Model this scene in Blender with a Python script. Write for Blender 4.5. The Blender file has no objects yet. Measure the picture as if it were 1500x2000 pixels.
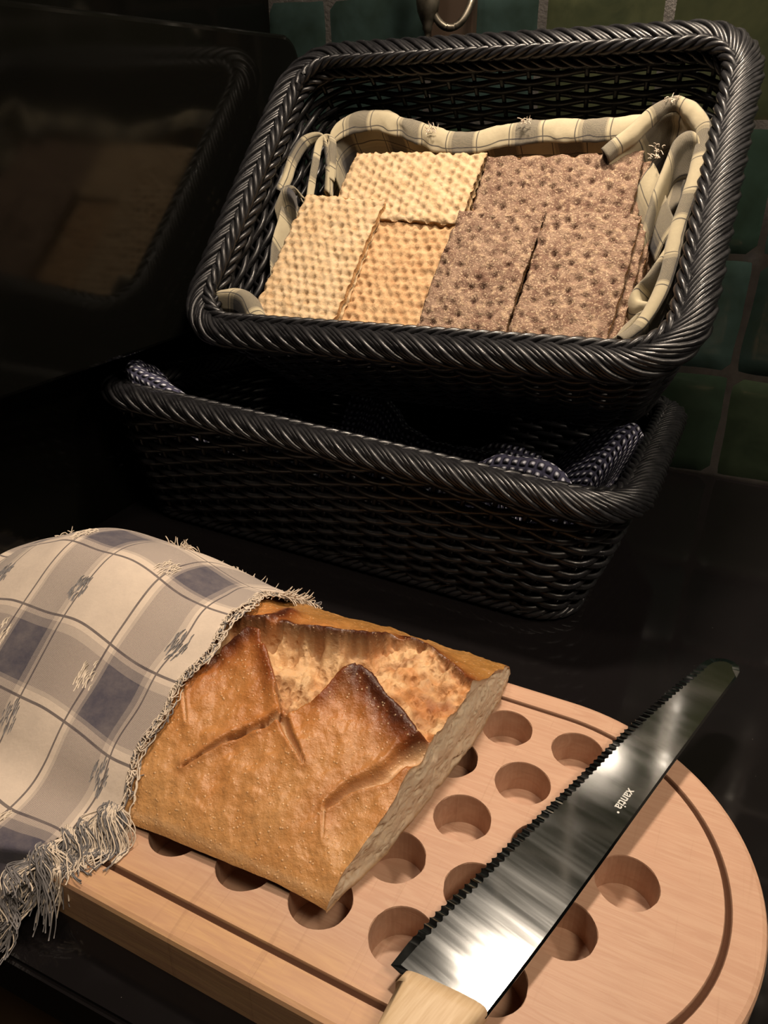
import bpy, bmesh, math, random
import numpy as np
from mathutils import Vector, Matrix
R = math.radians
random.seed(7); rng = np.random.default_rng(11)
SC = bpy.context.scene; COL = SC.collection

# ------------------------------------------------------------------ camera, light, exposure
CAMZ = 0.31465
cam_d = bpy.data.cameras.new('camera'); cam = bpy.data.objects.new('camera', cam_d); COL.objects.link(cam)
cam.location = (0, 0, CAMZ)
cam.rotation_euler = (R(90 - 27.874), 0, 0)
cam_d.sensor_fit = 'VERTICAL'; cam_d.sensor_height = 32.0; cam_d.lens = 1500 / 2000 * 32.0
cam_d.clip_start = 0.01; cam_d.clip_end = 50
SC.camera = cam
SC.view_settings.view_transform = 'Standard'; SC.view_settings.look = 'None'
SC.view_settings.exposure = -0.17; SC.view_settings.gamma = 1.0
SC.view_settings.use_curve_mapping = False
W = bpy.data.worlds.new('world'); SC.world = W; W.use_nodes = True
W.node_tree.nodes['Background'].inputs[0].default_value = (1.0, 0.9, 0.7, 1)
W.node_tree.nodes['Background'].inputs[1].default_value = 0.005

YW = R(-24.797)                                   # direction of the tiled wall
AX = np.array([math.cos(YW), math.sin(YW), 0]); NX = np.array([-math.sin(YW), math.cos(YW), 0])
WD = 0.7399                                       # wall distance from the camera foot
def wallpt(a, n, z): return AX * a + NX * n + np.array([0, 0, z])

def area_lamp(name, loc, target, size, sizey, power, col, spread=180):
    l = bpy.data.lights.new(name, 'AREA'); l.shape = 'RECTANGLE'; l.size = size; l.size_y = sizey
    l.energy = power; l.color = col; l.spread = R(spread)
    o = bpy.data.objects.new(name, l); COL.objects.link(o); o.location = loc
    o.rotation_euler = (Vector(target) - Vector(loc)).to_track_quat('-Z', 'Y').to_euler()
    return o
area_lamp('cabinet_lamp', wallpt(-0.11, 0.52, 0.80), wallpt(-.11, .50, 0), 0.08, 0.05, 2.7, (1.0, 0.82, 0.64), 110)
area_lamp('cabinet_lamp', wallpt(0.50, 0.45, 0.80), wallpt(.42, .60, 0), 0.08, 0.05, 2.2, (1.0, 0.84, 0.68), 130)
area_lamp('hood_lamp', (-0.16, 0.24, 1.0), (-0.03, 0.3, 0.05), 0.10, 0.10, 2.9, (1.0, 0.82, 0.66))
area_lamp('front_fill_lamp', (0.55, -0.55, 1.75), (0.0, 0.3, 0.0), 0.35, 0.35, 19.0, (1.0, 0.82, 0.62))  # added soft fill from the camera side for board front and cut face

# ------------------------------------------------------------------ helpers
def tag(o, label=None, cat=None, group=None, kind=None):
    if label: o['label'] = label
    if cat: o['category'] = cat
    if group: o['group'] = group
    if kind: o['kind'] = kind
    return o
def empty(name, loc=(0, 0, 0)):
    o = bpy.data.objects.new(name, None); COL.objects.link(o); o.location = loc; o.empty_display_size = 0.02
    return o
def link_mesh(name, me, mat, parent=None):
    o = bpy.data.objects.new(name, me); COL.objects.link(o)
    if mat is not None:
        for m in (mat if isinstance(mat, (list, tuple)) else [mat]): me.materials.append(m)
    if parent is not None:
        o.parent = parent
        o.matrix_parent_inverse = Matrix.Translation(-Vector(parent.location))
    return o
def np_mesh(name, V, F, mat, parent=None, smooth=True, col=None, uv=None, mi=None):
    me = bpy.data.meshes.new(name)
    me.from_pydata([tuple(v) for v in np.asarray(V).tolist()], [], [tuple(f) for f in (F.tolist() if hasattr(F, 'tolist') else F)])
    if smooth: me.polygons.foreach_set('use_smooth', [True] * len(me.polygons))
    if mi is not None: me.polygons.foreach_set('material_index', list(mi))
    if col is not None:
        a = me.color_attributes.new('Col', 'FLOAT_COLOR', 'POINT')
        c = np.ones((len(V), 4), np.float32); c[:, :3] = col; a.data.foreach_set('color', c.ravel())
    if uv is not None:
        l = me.uv_layers.new(name='UVMap'); vi = np.zeros(len(me.loops), np.int32); me.loops.foreach_get('vertex_index', vi)
        l.data.foreach_set('uv', np.asarray(uv, np.float32)[vi].ravel())
    me.update()
    return link_mesh(name, me, mat, parent)
def grid_faces(nu, nv, off=0, wrapu=False):
    i = np.arange(nu if wrapu else nu - 1)[:, None]; j = np.arange(nv - 1)[None, :]
    i2 = (i + 1) % nu
    a = i * nv + j; b = i2 * nv + j; c = i2 * nv + j + 1; d = i * nv + j + 1
    return np.stack([a, b, c, d], -1).reshape(-1, 4) + off
class Tubes:                                      # many tubes, one mesh
    def __init__(s): s.V = []; s.F = []; s.n = 0
    def add(s, P, r, sides=6, closed=False, rr=None, up=None):
        P = np.asarray(P, float); n = len(P)
        T = (np.roll(P, -1, 0) - np.roll(P, 1, 0)) if closed else np.gradient(P, axis=0)
        T /= np.linalg.norm(T, axis=1)[:, None] + 1e-12
        if up is None:
            u = np.array([0.0, 0, 1]) if abs(T[0][2]) < .9 else np.array([1.0, 0, 0])
            up = np.tile(u, (n, 1))
            bad = np.abs((T * up).sum(1)) > .95
            up[bad] = np.array([.7, .7, 0])
        A = np.cross(T, up); A /= np.linalg.norm(A, axis=1)[:, None] + 1e-12
        B = np.cross(A, T)
        th = np.arange(sides) * 2 * math.pi / sides
        rad = np.full(n, r) if rr is None else np.asarray(rr)
        ring = P[:, None, :] + rad[:, None, None] * (np.cos(th)[None, :, None] * A[:, None, :] + np.sin(th)[None, :, None] * B[:, None, :])
        s.V.append(ring.reshape(-1, 3))
        i = np.arange(n if closed else n - 1)[:, None]; j = np.arange(sides)[None, :]
        i2 = (i + 1) % n; j2 = (j + 1) % sides
        s.F.append((np.stack([i * sides + j, i2 * sides + j, i2 * sides + j2, i * sides + j2], -1).reshape(-1, 4) + s.n).tolist())
        if not closed:
            s.F.append([[s.n + k for k in range(sides)][::-1], [s.n + (n - 1) * sides + k for k in range(sides)]])
        s.n += n * sides
    def build(s, name, mat, parent=None):
        F = [f for g in s.F for f in g]
        return np_mesh(name, np.concatenate(s.V), F, mat, parent)
def hash2(ix, iy, seed):
    h = np.sin(ix * 127.1 + iy * 311.7 + seed * 74.7) * 43758.5453
    return h - np.floor(h)
def vnoise(x, y, seed=0):
    ix = np.floor(x); iy = np.floor(y); fx = x - ix; fy = y - iy
    fx = fx * fx * (3 - 2 * fx); fy = fy * fy * (3 - 2 * fy)
    a = hash2(ix, iy, seed); b = hash2(ix + 1, iy, seed); c = hash2(ix, iy + 1, seed); d = hash2(ix + 1, iy + 1, seed)
    return (a * (1 - fx) + b * fx) * (1 - fy) + (c * (1 - fx) + d * fx) * fy
def fbm(x, y, seed=0, o=4):
    s = 0; a = .5
    for k in range(o):
        s = s + a * vnoise(x * 2 ** k, y * 2 ** k, seed + k); a *= .5
    return s / (1 - .5 ** o)
def sstep(x, a, b):
    t = np.clip((x - a) / (b - a), 0, 1); return t * t * (3 - 2 * t)
def seg_dist(X, Y, pts):                          # distance to a polyline and the parameter along it
    best = np.full(X.shape, 1e9); par = np.zeros(X.shape); L = 0
    for (x0, y0), (x1, y1) in zip(pts[:-1], pts[1:]):
        dx, dy = x1 - x0, y1 - y0; l = math.hypot(dx, dy)
        t = np.clip(((X - x0) * dx + (Y - y0) * dy) / (l * l), 0, 1)
        d = np.hypot(X - x0 - t * dx, Y - y0 - t * dy)
        m = d < best; best = np.where(m, d, best); par = np.where(m, L + t * l, par); L += l
    return best, par / L
def inside(X, Y, poly):
    r = np.zeros(X.shape, bool); n = len(poly)
    for i in range(n):
        x0, y0 = poly[i]; x1, y1 = poly[(i + 1) % n]
        if y0 == y1: continue
        c = ((y0 > Y) != (y1 > Y)) & (X < (x1 - x0) * (Y - y0) / (y1 - y0) + x0); r ^= c
    return r
def signed(X, Y, poly):                           # positive inside
    d, _ = seg_dist(X, Y, list(poly) + [poly[0]]); return np.where(inside(X, Y, poly), d, -d)
def mixc(a, b, t): return a + (b - a) * t[..., None]
def bez(pts, n):                                  # Catmull-Rom through points
    P = np.asarray(pts, float); P = np.vstack([2 * P[0] - P[1], P, 2 * P[-1] - P[-2]]); out = []
    for t in np.linspace(0, len(pts) - 1 - 1e-9, n):
        i = int(t); f = t - i; a, b, c, d = P[i:i + 4]
        out.append(.5 * ((2 * b) + (c - a) * f + (2 * a - 5 * b + 4 * c - d) * f * f + (3 * b - a - 3 * c + d) * f ** 3))
    return np.array(out)

# ------------------------------------------------------------------ materials
class M:
    def __init__(s, name, base=(.5, .5, .5), rough=.5, metal=0, spec=.5, coat=0):
        s.m = bpy.data.materials.new(name); s.m.use_nodes = True; s.t = s.m.node_tree; s.b = s.t.nodes['Principled BSDF']
        s.b.inputs['Base Color'].default_value = (*base, 1); s.b.inputs['Roughness'].default_value = rough
        s.b.inputs['Metallic'].default_value = metal; s.b.inputs['Specular IOR Level'].default_value = spec
        s.b.inputs['Coat Weight'].default_value = coat
    def n(s, typ, **k):
        x = s.t.nodes.new(typ)
        for a, b in k.items():
            if a in x.inputs: x.inputs[a].default_value = b
            else: setattr(x, a, b)
        return x
    def l(s, a, b): s.t.links.new(a, b)
    def coords(s, kind='Object', scale=(1, 1, 1), rot=(0, 0, 0)):
        tc = s.n('ShaderNodeTexCoord'); mp = s.n('ShaderNodeMapping'); mp.inputs['Scale'].default_value = scale; mp.inputs['Rotation'].default_value = rot
        s.l(tc.outputs[kind], mp.inputs['Vector']); return mp.outputs['Vector']
    def noise(s, vec, scale, detail=4, rough=.6, dist=0):
        x = s.n('ShaderNodeTexNoise'); x.inputs['Scale'].default_value = scale; x.inputs['Detail'].default_value = detail
        x.inputs['Roughness'].default_value = rough; x.inputs['Distortion'].default_value = dist; s.l(vec, x.inputs['Vector']); return x.outputs['Fac']
    def ramp(s, fac, stops, interp='LINEAR'):
        r = s.n('ShaderNodeValToRGB'); r.color_ramp.interpolation = interp; e = r.color_ramp.elements
        while len(e) < len(stops): e.new(.5)
        for k, (p, c) in enumerate(stops):
            e[k].position = p; e[k].color = (*(c if isinstance(c, tuple) else (c, c, c)), 1)
        s.l(fac, r.inputs['Fac']); return r.outputs['Color']
    def mix(s, fac, a, b, mode='MIX'):
        x = s.n('ShaderNodeMix', data_type='RGBA', blend_type=mode)
        for i, v in ((0, fac), (6, a), (7, b)):
            if hasattr(v, 'links') or hasattr(v, 'is_linked'): s.l(v, x.inputs[i])
            else: x.inputs[i].default_value = v if i == 0 else (*v, 1)
        return x.outputs[2]
    def math(s, op, a, b=None, c=None):
        x = s.n('ShaderNodeMath', operation=op)
        for i, v in enumerate((a, b, c)):
            if v is None: continue
            if hasattr(v, 'is_linked'): s.l(v, x.inputs[i])
            else: x.inputs[i].default_value = v
        return x.outputs[0]
    def bump(s, h, strength=.3, dist=.001):
        b = s.n('ShaderNodeBump'); b.inputs['Strength'].default_value = strength; b.inputs['Distance'].default_value = dist
        s.l(h, b.inputs['Height']); s.l(b.outputs['Normal'], s.b.inputs['Normal'])
    def col(s, c): s.l(c, s.b.inputs['Base Color'])
    def attr(s, name='Col'):
        a = s.n('ShaderNodeAttribute'); a.attribute_name = name; return a.outputs['Color']

# black polished counter stone
mc = M('black_polished_stone', (.006, .0055, .006), .07, spec=.5)
v = mc.coords('Object'); sp = mc.noise(v, 900, 1, .4)
mc.col(mc.mix(mc.ramp(sp, [(.0, 0.0), (.80, 0.0), (.84, 1.0)]), (.006, .0052, .0055), (.10, .09, .085)))
mc.l(mc.ramp(mc.noise(v, 14, 3), [(.35, .05), (.7, .16)]), mc.b.inputs['Roughness'])
# glossy black side wall
mg = M('black_gloss_panel', (.003, .003, .0025), .08, spec=.22)
v = mg.coords('Object'); mg.l(mg.ramp(mg.noise(v, 9, 2), [(.3, .07), (.7, .13)]), mg.b.inputs['Roughness'])
# glazed tile
mt = M('green_glazed_tile', rough=.16, spec=.5)
v = mt.coords('Object'); a = mt.attr(); nz = mt.noise(v, 28, 4, .6, .4)
mt.col(mt.mix(mt.ramp(nz, [(.3, 0.0), (.75, .75)]), a, (.008, .013, .008)))
mt.bump(mt.noise(v, 22, 3), .5, .002)
mgr = M('grey_grout', (.17, .145, .115), .9); v = mgr.coords('Object'); nz = mgr.noise(v, 90, 4)
mgr.col(mgr.ramp(nz, [(.3, (.60, .56, .51)), (.7, (.78, .73, .67))])); mgr.bump(mgr.noise(v, 400, 3), .4, .001)
# wicker
mw = M('black_polyrattan', (.012, .012, .0135), .30, spec=.42)
v = mw.coords('Object'); nz = mw.noise(v, 160, 3)
mw.col(mw.ramp(nz, [(.3, (.006, .006, .007)), (.75, (.017, .017, .019))])); mw.l(mw.ramp(mw.noise(v, 60, 2), [(.3, .24), (.7, .42)]), mw.b.inputs['Roughness'])
mw.bump(mw.noise(v, 1200, 2), .15, .0004)
# beech board
mb = M('oiled_beech_board', rough=.48, spec=.35)
v = mb.coords('Object')
pl = mb.coords('Object', (.6, 26, 1)); gr = mb.noise(mb.coords('Object', (5, 60, 30), (0, 0, .06)), 4, 3, .55, 2.2)
pn = mb.n('ShaderNodeTexNoise'); pn.inputs['Scale'].default_value = 1.0; pn.inputs['Detail'].default_value = 0; mb.l(pl, pn.inputs['Vector'])
sep = mb.n('ShaderNodeSeparateColor'); mb.l(mb.attr(), sep.inputs[0])
base = mb.mix(sep.outputs[0], (.50, .30, .155), (.46, .29, .195))
base = mb.mix(mb.ramp(gr, [(.35, 0.0), (.62, .5)]), base, (.36, .19, .12))
sc = mb.n('ShaderNodeTexNoise'); sc.inputs['Scale'].default_value = 1; sc.inputs['Detail'].default_value = 2; sc.inputs['Roughness'].default_value = .5; sc.inputs['Distortion'].default_value = 1.2
mb.l(mb.coords('Object', (330, 14, 10), (0, 0, R(14))), sc.inputs['Vector'])
cut = mb.ramp(sc.outputs['Fac'], [(.63, 0.0), (.76, .28)])
base = mb.mix(cut, base, (.25, .13, .07))
blot = mb.ramp(mb.noise(v, 22, 3), [(.45, 0.0), (.75, .5)]); base = mb.mix(blot, base, (.50, .30, .20))
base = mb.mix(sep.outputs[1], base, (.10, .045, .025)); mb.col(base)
hh = mb.math('SUBTRACT', gr, mb.math('MULTIPLY', cut, .5)); mb.bump(hh, .22, .0006)
# plain light wood for the knife handle
mh = M('pale_wood_handle', rough=.5); g = mh.noise(mh.coords('Object', (12, 140, 60)), 5, 4)
mh.col(mh.ramp(g, [(.3, (.50, .35, .20)), (.7, (.62, .47, .30))])); mh.bump(g, .2, .0004)
# blade steel
ms = M('polished_blade_steel', (.50, .52, .53), .11, metal=1)
v = ms.coords('Object', (30, 2, 1)); nz = ms.noise(ms.coords('Object', (900, 8, 8)), 1, 3); n2 = ms.noise(ms.coords('Object', (160, 9, 9)), 1, 3)
ms.l(ms.ramp(n2, [(.35, .07), (.7, .115)]), ms.b.inputs['Roughness'])
hb = ms.math('ADD', ms.math('MULTIPLY', nz, .05), ms.noise(ms.coords('Object', (1, 1.6, 1)), 14, 0, .4)); ms.bump(hb, .05, .0010)
mlogo = M('etched_grey_mark', (.55, .55, .52), .6)
mbr = M('aged_bronze', (.12, .10, .075), .38, metal=.85); v = mbr.coords('Object'); mbr.col(mbr.ramp(mbr.noise(v, 70, 3), [(.3, (.05, .042, .03)), (.7, (.22, .20, .16))]))
mbk = M('dark_brown_wood', (.035, .022, .014), .45)
# bread
def bread_mat(name, rough, bumps, crust):
    m = M(name, rough=rough, spec=.4)
    v = m.coords('Object'); an = m.n('ShaderNodeAttribute'); an.attribute_name = 'Col'; a = an.outputs['Color']
    f = m.noise(v, 420, 4, .65); c = m.mix(m.ramp(f, [(.35, .0), (.75, .35)]), a, (.80, .60, .40), 'SOFT_LIGHT')
    vo = m.n('ShaderNodeTexVoronoi'); vo.inputs['Scale'].default_value = 430; vo.inputs['Randomness'].default_value = 1; m.l(v, vo.inputs['Vector'])
    vc = m.n('ShaderNodeTexVoronoi'); vc.inputs['Scale'].default_value = 210; m.l(v, vc.inputs['Vector'])
    big = m.ramp(m.noise(v, 95, 3), [(.42, 0.0), (.6, 1.0)])
    if crust:
        al = an.outputs['Alpha']
        sp = m.math('MULTIPLY', m.math('MULTIPLY', m.ramp(vo.outputs['Distance'], [(.10, 1.0), (.26, 0.0)]), m.ramp(m.noise(v, 260, 2), [(.42, 0.0), (.52, 1.0)])), al)
        c = m.mix(m.math('MULTIPLY', sp, .50), c, (.74, .50, .28))
        inv = m.math('SUBTRACT', 1.0, al)
        por = m.math('MULTIPLY', m.math('MULTIPLY', m.ramp(vc.outputs['Distance'], [(.15, 1.0), (.42, 0.0)]), big), inv)
        c = m.mix(m.math('MULTIPLY', por, .35), c, (.30, .14, .06))
        h = m.math('ADD', m.math('ADD', m.noise(v, 520, 4, .6), m.math('MULTIPLY', sp, .55)), m.math('MULTIPLY', por, -2.6))
        m.l(m.math('ADD', .30, m.math('MULTIPLY', inv, .35)), m.b.inputs['Roughness'])
    else:
        por = m.math('MULTIPLY', m.ramp(vc.outputs['Distance'], [(.12, 1.0), (.45, 0.0)]), big)
        c = m.mix(m.math('MULTIPLY', por, .35), c, (.30, .20, .12))
        h = m.math('ADD', m.noise(v, 420, 4, .6), m.math('MULTIPLY', por, -1.8))
    m.col(c); m.bump(h, bumps, .0012)
    m.b.inputs['Subsurface Weight'].default_value = .06; m.b.inputs['Subsurface Radius'].default_value = (.004, .002, .001); m.b.inputs['Subsurface Scale'].default_value = 1
    return m.m
mcrust = bread_mat('bread_crust', .40, .45, True)
mcrumb = bread_mat('bread_crumb', .5, .35, False)
# crispbreads
def crisp_mat(name, fleck, amt, thr, sc_=900, bumps=.4):
    m = M(name, rough=.8, spec=.2)
    v = m.coords('Object'); a = m.attr()
    f = m.noise(v, sc_, 3, .6); c = m.mix(m.ramp(f, [(thr, 0.0), (thr + .10, amt)]), a, fleck)
    f2 = m.noise(v, 300, 4, .7); c = m.mix(m.ramp(f2, [(.3, .45), (.6, 0.0)]), c, (a_[0] * .0 + .16, .085, .035)) if False else c
    m.col(c); m.bump(m.math('ADD', m.noise(v, 700, 3), m.noise(v, 240, 3)), bumps, .0012)
    return m.m
mwheat = crisp_mat('wheat_crispbread', (.66, .46, .24), .5, .52)
mtan = crisp_mat('malt_crispbread', (.24, .12, .05), .7, .58, 1100)
mrye = crisp_mat('rye_crispbread', (.52, .40, .27), .9, .555, 780, .9)
# cloth
def plaid(name, period_u, period_v, light, dark, line, offu=0, offv=0, thr=0.0):
    m = M(name, rough=.9, spec=.15)
    uvn = m.n('ShaderNodeUVMap'); sx = m.n('ShaderNodeSeparateXYZ'); m.l(uvn.outputs[0], sx.inputs[0])
    def band(out, per, off):
        f = m.math('FRACT', m.math('ADD', m.math('DIVIDE', out, per), off))
        # one period: dark column / light column with pale separators and a thin dark line in each
        d = m.ramp(f, [(0.0, 0.0), (.045, .55), (.10, 1.0), (.43, .55), (.455, 0.0), (.99, 0.0)], 'CONSTANT')
        l = m.ramp(f, [(0.0, 1.0), (.013, 0.0), (.50, 1.0), (.513, 0.0), (.95, 0.0), (.99, 0.0)], 'CONSTANT')
        return f, d, l
    fu, du, lu = band(sx.outputs[0], period_u, offu); fv, dv, lv = band(sx.outputs[1], period_v, offv)
    # thread by thread: twill decides which of warp and weft shows
    def wv(out, k, ph): return m.math('SINE', m.math('ADD', m.math('MULTIPLY', out, k), ph))
    tw = m.math('SINE', m.math('MULTIPLY', m.math('ADD', sx.outputs[0], sx.outputs[1]), 2 * math.pi / .00085))
    tw2 = m.math('SINE', m.math('MULTIPLY', m.math('SUBTRACT', sx.outputs[0], sx.outputs[1]), 2 * math.pi / .00085))
    pick = m.math('GREATER_THAN', m.math('MULTIPLY', tw, tw2), thr)
    cu = m.mix(du, light, dark); cv = m.mix(dv, light, dark)
    c = m.mix(pick, cu, cv)
    ln = m.math('MAXIMUM', lu, lv); c = m.mix(m.math('MULTIPLY', ln, .85), c, line)
    fz = m.noise(m.coords('Object'), 90, 4, .7); c = m.mix(m.ramp(fz, [(.35, 0.0), (.75, .28)]), c, tuple(.5 * (x + y) for x, y in zip(light, dark)))
    m.col(c)
    h = m.math('ADD', m.math('MULTIPLY', pick, .5), m.noise(m.coords('Object'), 500, 3)); m.bump(h, .35, .0005)
    m.b.inputs['Sheen Weight'].default_value = .15
    return m.m
CREAM = (.60, .50, .41); SLATE = (.070, .064, .084)
mtowel = plaid('plaid_linen', .060, .084, CREAM, SLATE, (.05, .04, .05), 1 - .2167, .286 + 1)
mnap = plaid('plaid_napkin_linen', .050, .056, (.46, .40, .27), (.045, .045, .052), (.03, .03, .04), .3, 1.2, .22)
mthr = M('linen_thread', (.60, .51, .41), .9); mthr_d = M('dark_linen_thread', (.16, .15, .15), .9)
mthr2 = mthr.m; mthr_d2 = mthr_d.m
def waffle(name, light, dark):
    m = M(name, rough=.9, spec=.1)
    uvn = m.n('ShaderNodeUVMap'); sx = m.n('ShaderNodeSeparateXYZ'); m.l(uvn.outputs[0], sx.inputs[0])
    a = m.math('SINE', m.math('MULTIPLY', sx.outputs[0], 2 * math.pi / .0055)); b = m.math('SINE', m.math('MULTIPLY', sx.outputs[1], 2 * math.pi / .0055))
    p = m.math('MULTIPLY', m.math('ADD', a, 1), m.math('ADD', b, 1))
    m.col(m.ramp(m.math('DIVIDE', p, 4), [(.25, dark), (.7, light)])); m.bump(p, 1.0, .0012)
    return m.m
mwaf = waffle('navy_waffle_cloth', (.80, .82, .95), (.06, .06, .10))

# ------------------------------------------------------------------ setting: counter, walls, floor
def slab(name, corners, z0, z1, mat, bev=0):
    bm = bmesh.new(); a = [bm.verts.new((*c[:2], z0)) for c in corners]; b = [bm.verts.new((*c[:2], z1)) for c in corners]
    bm.faces.new(a[::-1]); bm.faces.new(b); n = len(a)
    for i in range(n): bm.faces.new((a[i], a[(i + 1) % n], b[(i + 1) % n], b[i]))
    bmesh.ops.recalc_face_normals(bm, faces=bm.faces)
    if bev: bmesh.ops.bevel(bm, geom=bm.edges[:], offset=bev, segments=2, affect='EDGES')
    me = bpy.data.meshes.new(name); bm.to_mesh(me); bm.free(); return link_mesh(name, me, mat.m if isinstance(mat, M) else mat)
LW = -0.462                                       # side wall plane along the tiled wall
c = slab('countertop', [wallpt(LW, WD - .628, 0), wallpt(1.3, WD - .628, 0), wallpt(1.3, WD, 0), wallpt(LW, WD, 0)], -.03, 0, mc, .002)
tag(c, 'polished black stone countertop under the baskets and the board', 'countertop')
wl = slab('wall_left', [wallpt(LW - .05, WD - 1.1, 0), wallpt(LW, WD - 1.1, 0), wallpt(LW, WD + .05, 0), wallpt(LW - .05, WD + .05, 0)], -.9, 1.6, mg)
tag(wl, kind='structure')
mfl = M('dark_brown_floor', (.05, .032, .018), .45); v = mfl.coords('Object', (1, 8, 1)); mfl.col(mfl.ramp(mfl.noise(v, 5, 4), [(.3, (.10, .065, .035)), (.7, (.20, .13, .07))]))
fl = slab('floor', [(-3, -2.5), (3, -2.5), (3, 2.5), (-3, 2.5)], -.95, -.9, mfl); tag(fl, kind='structure')
mcab = M('dark_cabinet_front', (.13, .08, .04), .5)
cb = slab('base_cabinet', [wallpt(LW, WD - .60, 0), wallpt(1.3, WD - .60, 0), wallpt(1.3, WD, 0), wallpt(LW, WD, 0)], -.9, -.031, mcab)
tag(cb, 'dark brown base cabinet carrying the black countertop', 'cabinet')
pa = R(-28.28); PM = np.array([math.cos(pa), math.sin(pa), 0]); PT = np.array([-PM[1], PM[0], 0])
def pp(d, t): return PM * d + PT * t
def glass_panel():
    # rounded upright panel standing just proud of the side wall, its lower edge above the lower basket
    w0, w1, z0, z1, r = .20, .655, .148, .368, .022; pts = []
    for cx, cz, a0 in ((w1 - r, z1 - r, 0), (w0 + r, z1 - r, 90), (w0 + r, z0 + r, 180), (w1 - r, z0 + r, 270)):
        for k in range(9): a = R(a0 + 90 * k / 8); pts.append((cx + r * math.cos(a), cz + r * math.sin(a)))
    bm = bmesh.new(); n = len(pts); rings = []
    for d, k in ((-.475, 1), (-.4385, 1), (-.4368, .994), (-.4362, .985)):
        cx, cz = (w0 + w1) / 2, (z0 + z1) / 2; rings.append([bm.verts.new(tuple(pp(d, cx + (x - cx) * k) + np.array([0, 0, cz + (z - cz) * (1 - (1 - k) * 2)]))) for x, z in pts])
    for a, b in zip(rings[:-1], rings[1:]):
        for i in range(n): bm.faces.new((a[i], a[(i + 1) % n], b[(i + 1) % n], b[i]))
    bm.faces.new(rings[0]); bm.faces.new(rings[-1][::-1]); bmesh.ops.recalc_face_normals(bm, faces=bm.faces)
    me = bpy.data.meshes.new('glass_panel'); bm.to_mesh(me); bm.free(); o = link_mesh('glass_panel', me, mg.m)
    tag(o, 'glossy black rounded panel on the left mirroring the crispbreads', 'panel')
glass_panel()
# tiled wall: grout slab and handmade tiles in one mesh
def tiled_wall():
    TS = .10095; U0 = .005; V = []; F = []; MI = []; CC = []
    def add(v, f, mi, cc):
        o = sum(len(x) for x in V); V.append(np.array(v)); CC.append(np.tile(cc, (len(v), 1)) if np.ndim(cc) == 1 else cc)
        F.extend([[k + o for k in q] for q in f]); MI.extend([mi] * len(f))
    pts = [wallpt(a, n, z) for z in (-.03, 1.6) for a, n in ((LW - .05, WD), (1.3, WD), (1.3, WD + .05), (LW - .05, WD + .05))]
    add(pts, [[0, 1, 5, 4], [1, 2, 6, 5], [2, 3, 7, 6], [3, 0, 4, 7], [4, 5, 6, 7], [3, 2, 1, 0]], 0, np.array([.2, .2, .2]))
    n = 13
    pal = [(.018, .033, .025), (.021, .035, .023), (.018, .031, .028), (.024, .034, .020), (.018, .032, .024)]
    for i in range(-5, 6):
        for j in range(0, 16):
            r = random.Random(i * 31 + j * 7 + 3)
            a0 = U0 + i * TS; z0 = j * TS - .001
            g = .0012
            aL, aR, zB, zT = a0 + g * 1.5, a0 + TS - g * 1.5, z0 + g + (.0006 if j == 0 else 0), z0 + TS - g
            if aL < LW: aL = LW
            s = np.linspace(0, 1, n); X, Z = np.meshgrid(s, s, indexing='ij')
            ph = [r.uniform(0, 6.3) for _ in range(8)]
            def wob(t, k): return .0009 * np.sin(t * 4.1 + ph[k]) + .0004 * np.sin(t * 9 + ph[k + 1]) 
            edge = np.minimum(np.minimum(X, 1 - X), np.minimum(Z, 1 - Z))
            cr = .0032 * (np.exp(-((X - .0) ** 2 + Z ** 2) / .006) )
            A = aL + (aR - aL) * X + wob(Z, 0) * (1 - X) + np.abs(wob(Z, 2)) * -X; A = A + .0009 * np.exp(-(np.minimum(Z, 1 - Z) / .05) ** 2) * (np.where(X < .5, 1, -1)) * (np.abs(X - .5) * 2) ** 6
            Zz = zB + (zT - zB) * Z + np.abs(wob(X, 4)) * (1 - Z) - np.abs(wob(X, 6)) * Z; Zz = Zz + .0009 * np.exp(-(np.minimum(X, 1 - X) / .05) ** 2) * (np.where(Z < .5, 1, -1)) * (np.abs(Z - .5) * 2) ** 6
            H = .0017 * (1 - np.exp(-(edge / .030) ** 1.3)) + .0006 * np.sin(X * 4 + ph[1]) * np.sin(Z * 3.5 + ph[5]) + r.uniform(0, .0012)
            H = np.where(edge <= 0, -.0004, H)
            tx = r.uniform(-.012, .012); tz = r.uniform(-.012, .012)
            H = H + np.where(edge > 0, (X - .5) * TS * tx + (Z - .5) * TS * tz, 0)
            P = AX * A[..., None] + NX * (WD - H)[..., None]; P[..., 2] += Zz
            base = np.array(pal[r.randrange(5)]) * r.uniform(.7, 1.25)
            if i <= -3 and j >= 3: base = np.array((.022, .038, .036))
            elif j >= 3 and i >= -2: base = np.array((.040, .044, .022)) * r.uniform(.8, 1.1)
            add(P.reshape(-1, 3), grid_faces(n, n).tolist(), 1, base)
    o = np_mesh('wall_back', np.concatenate(V), F, [mgr.m, mt.m], None, True, np.concatenate(CC), None, MI)
    tag(o, kind='structure')
tiled_wall()
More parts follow.
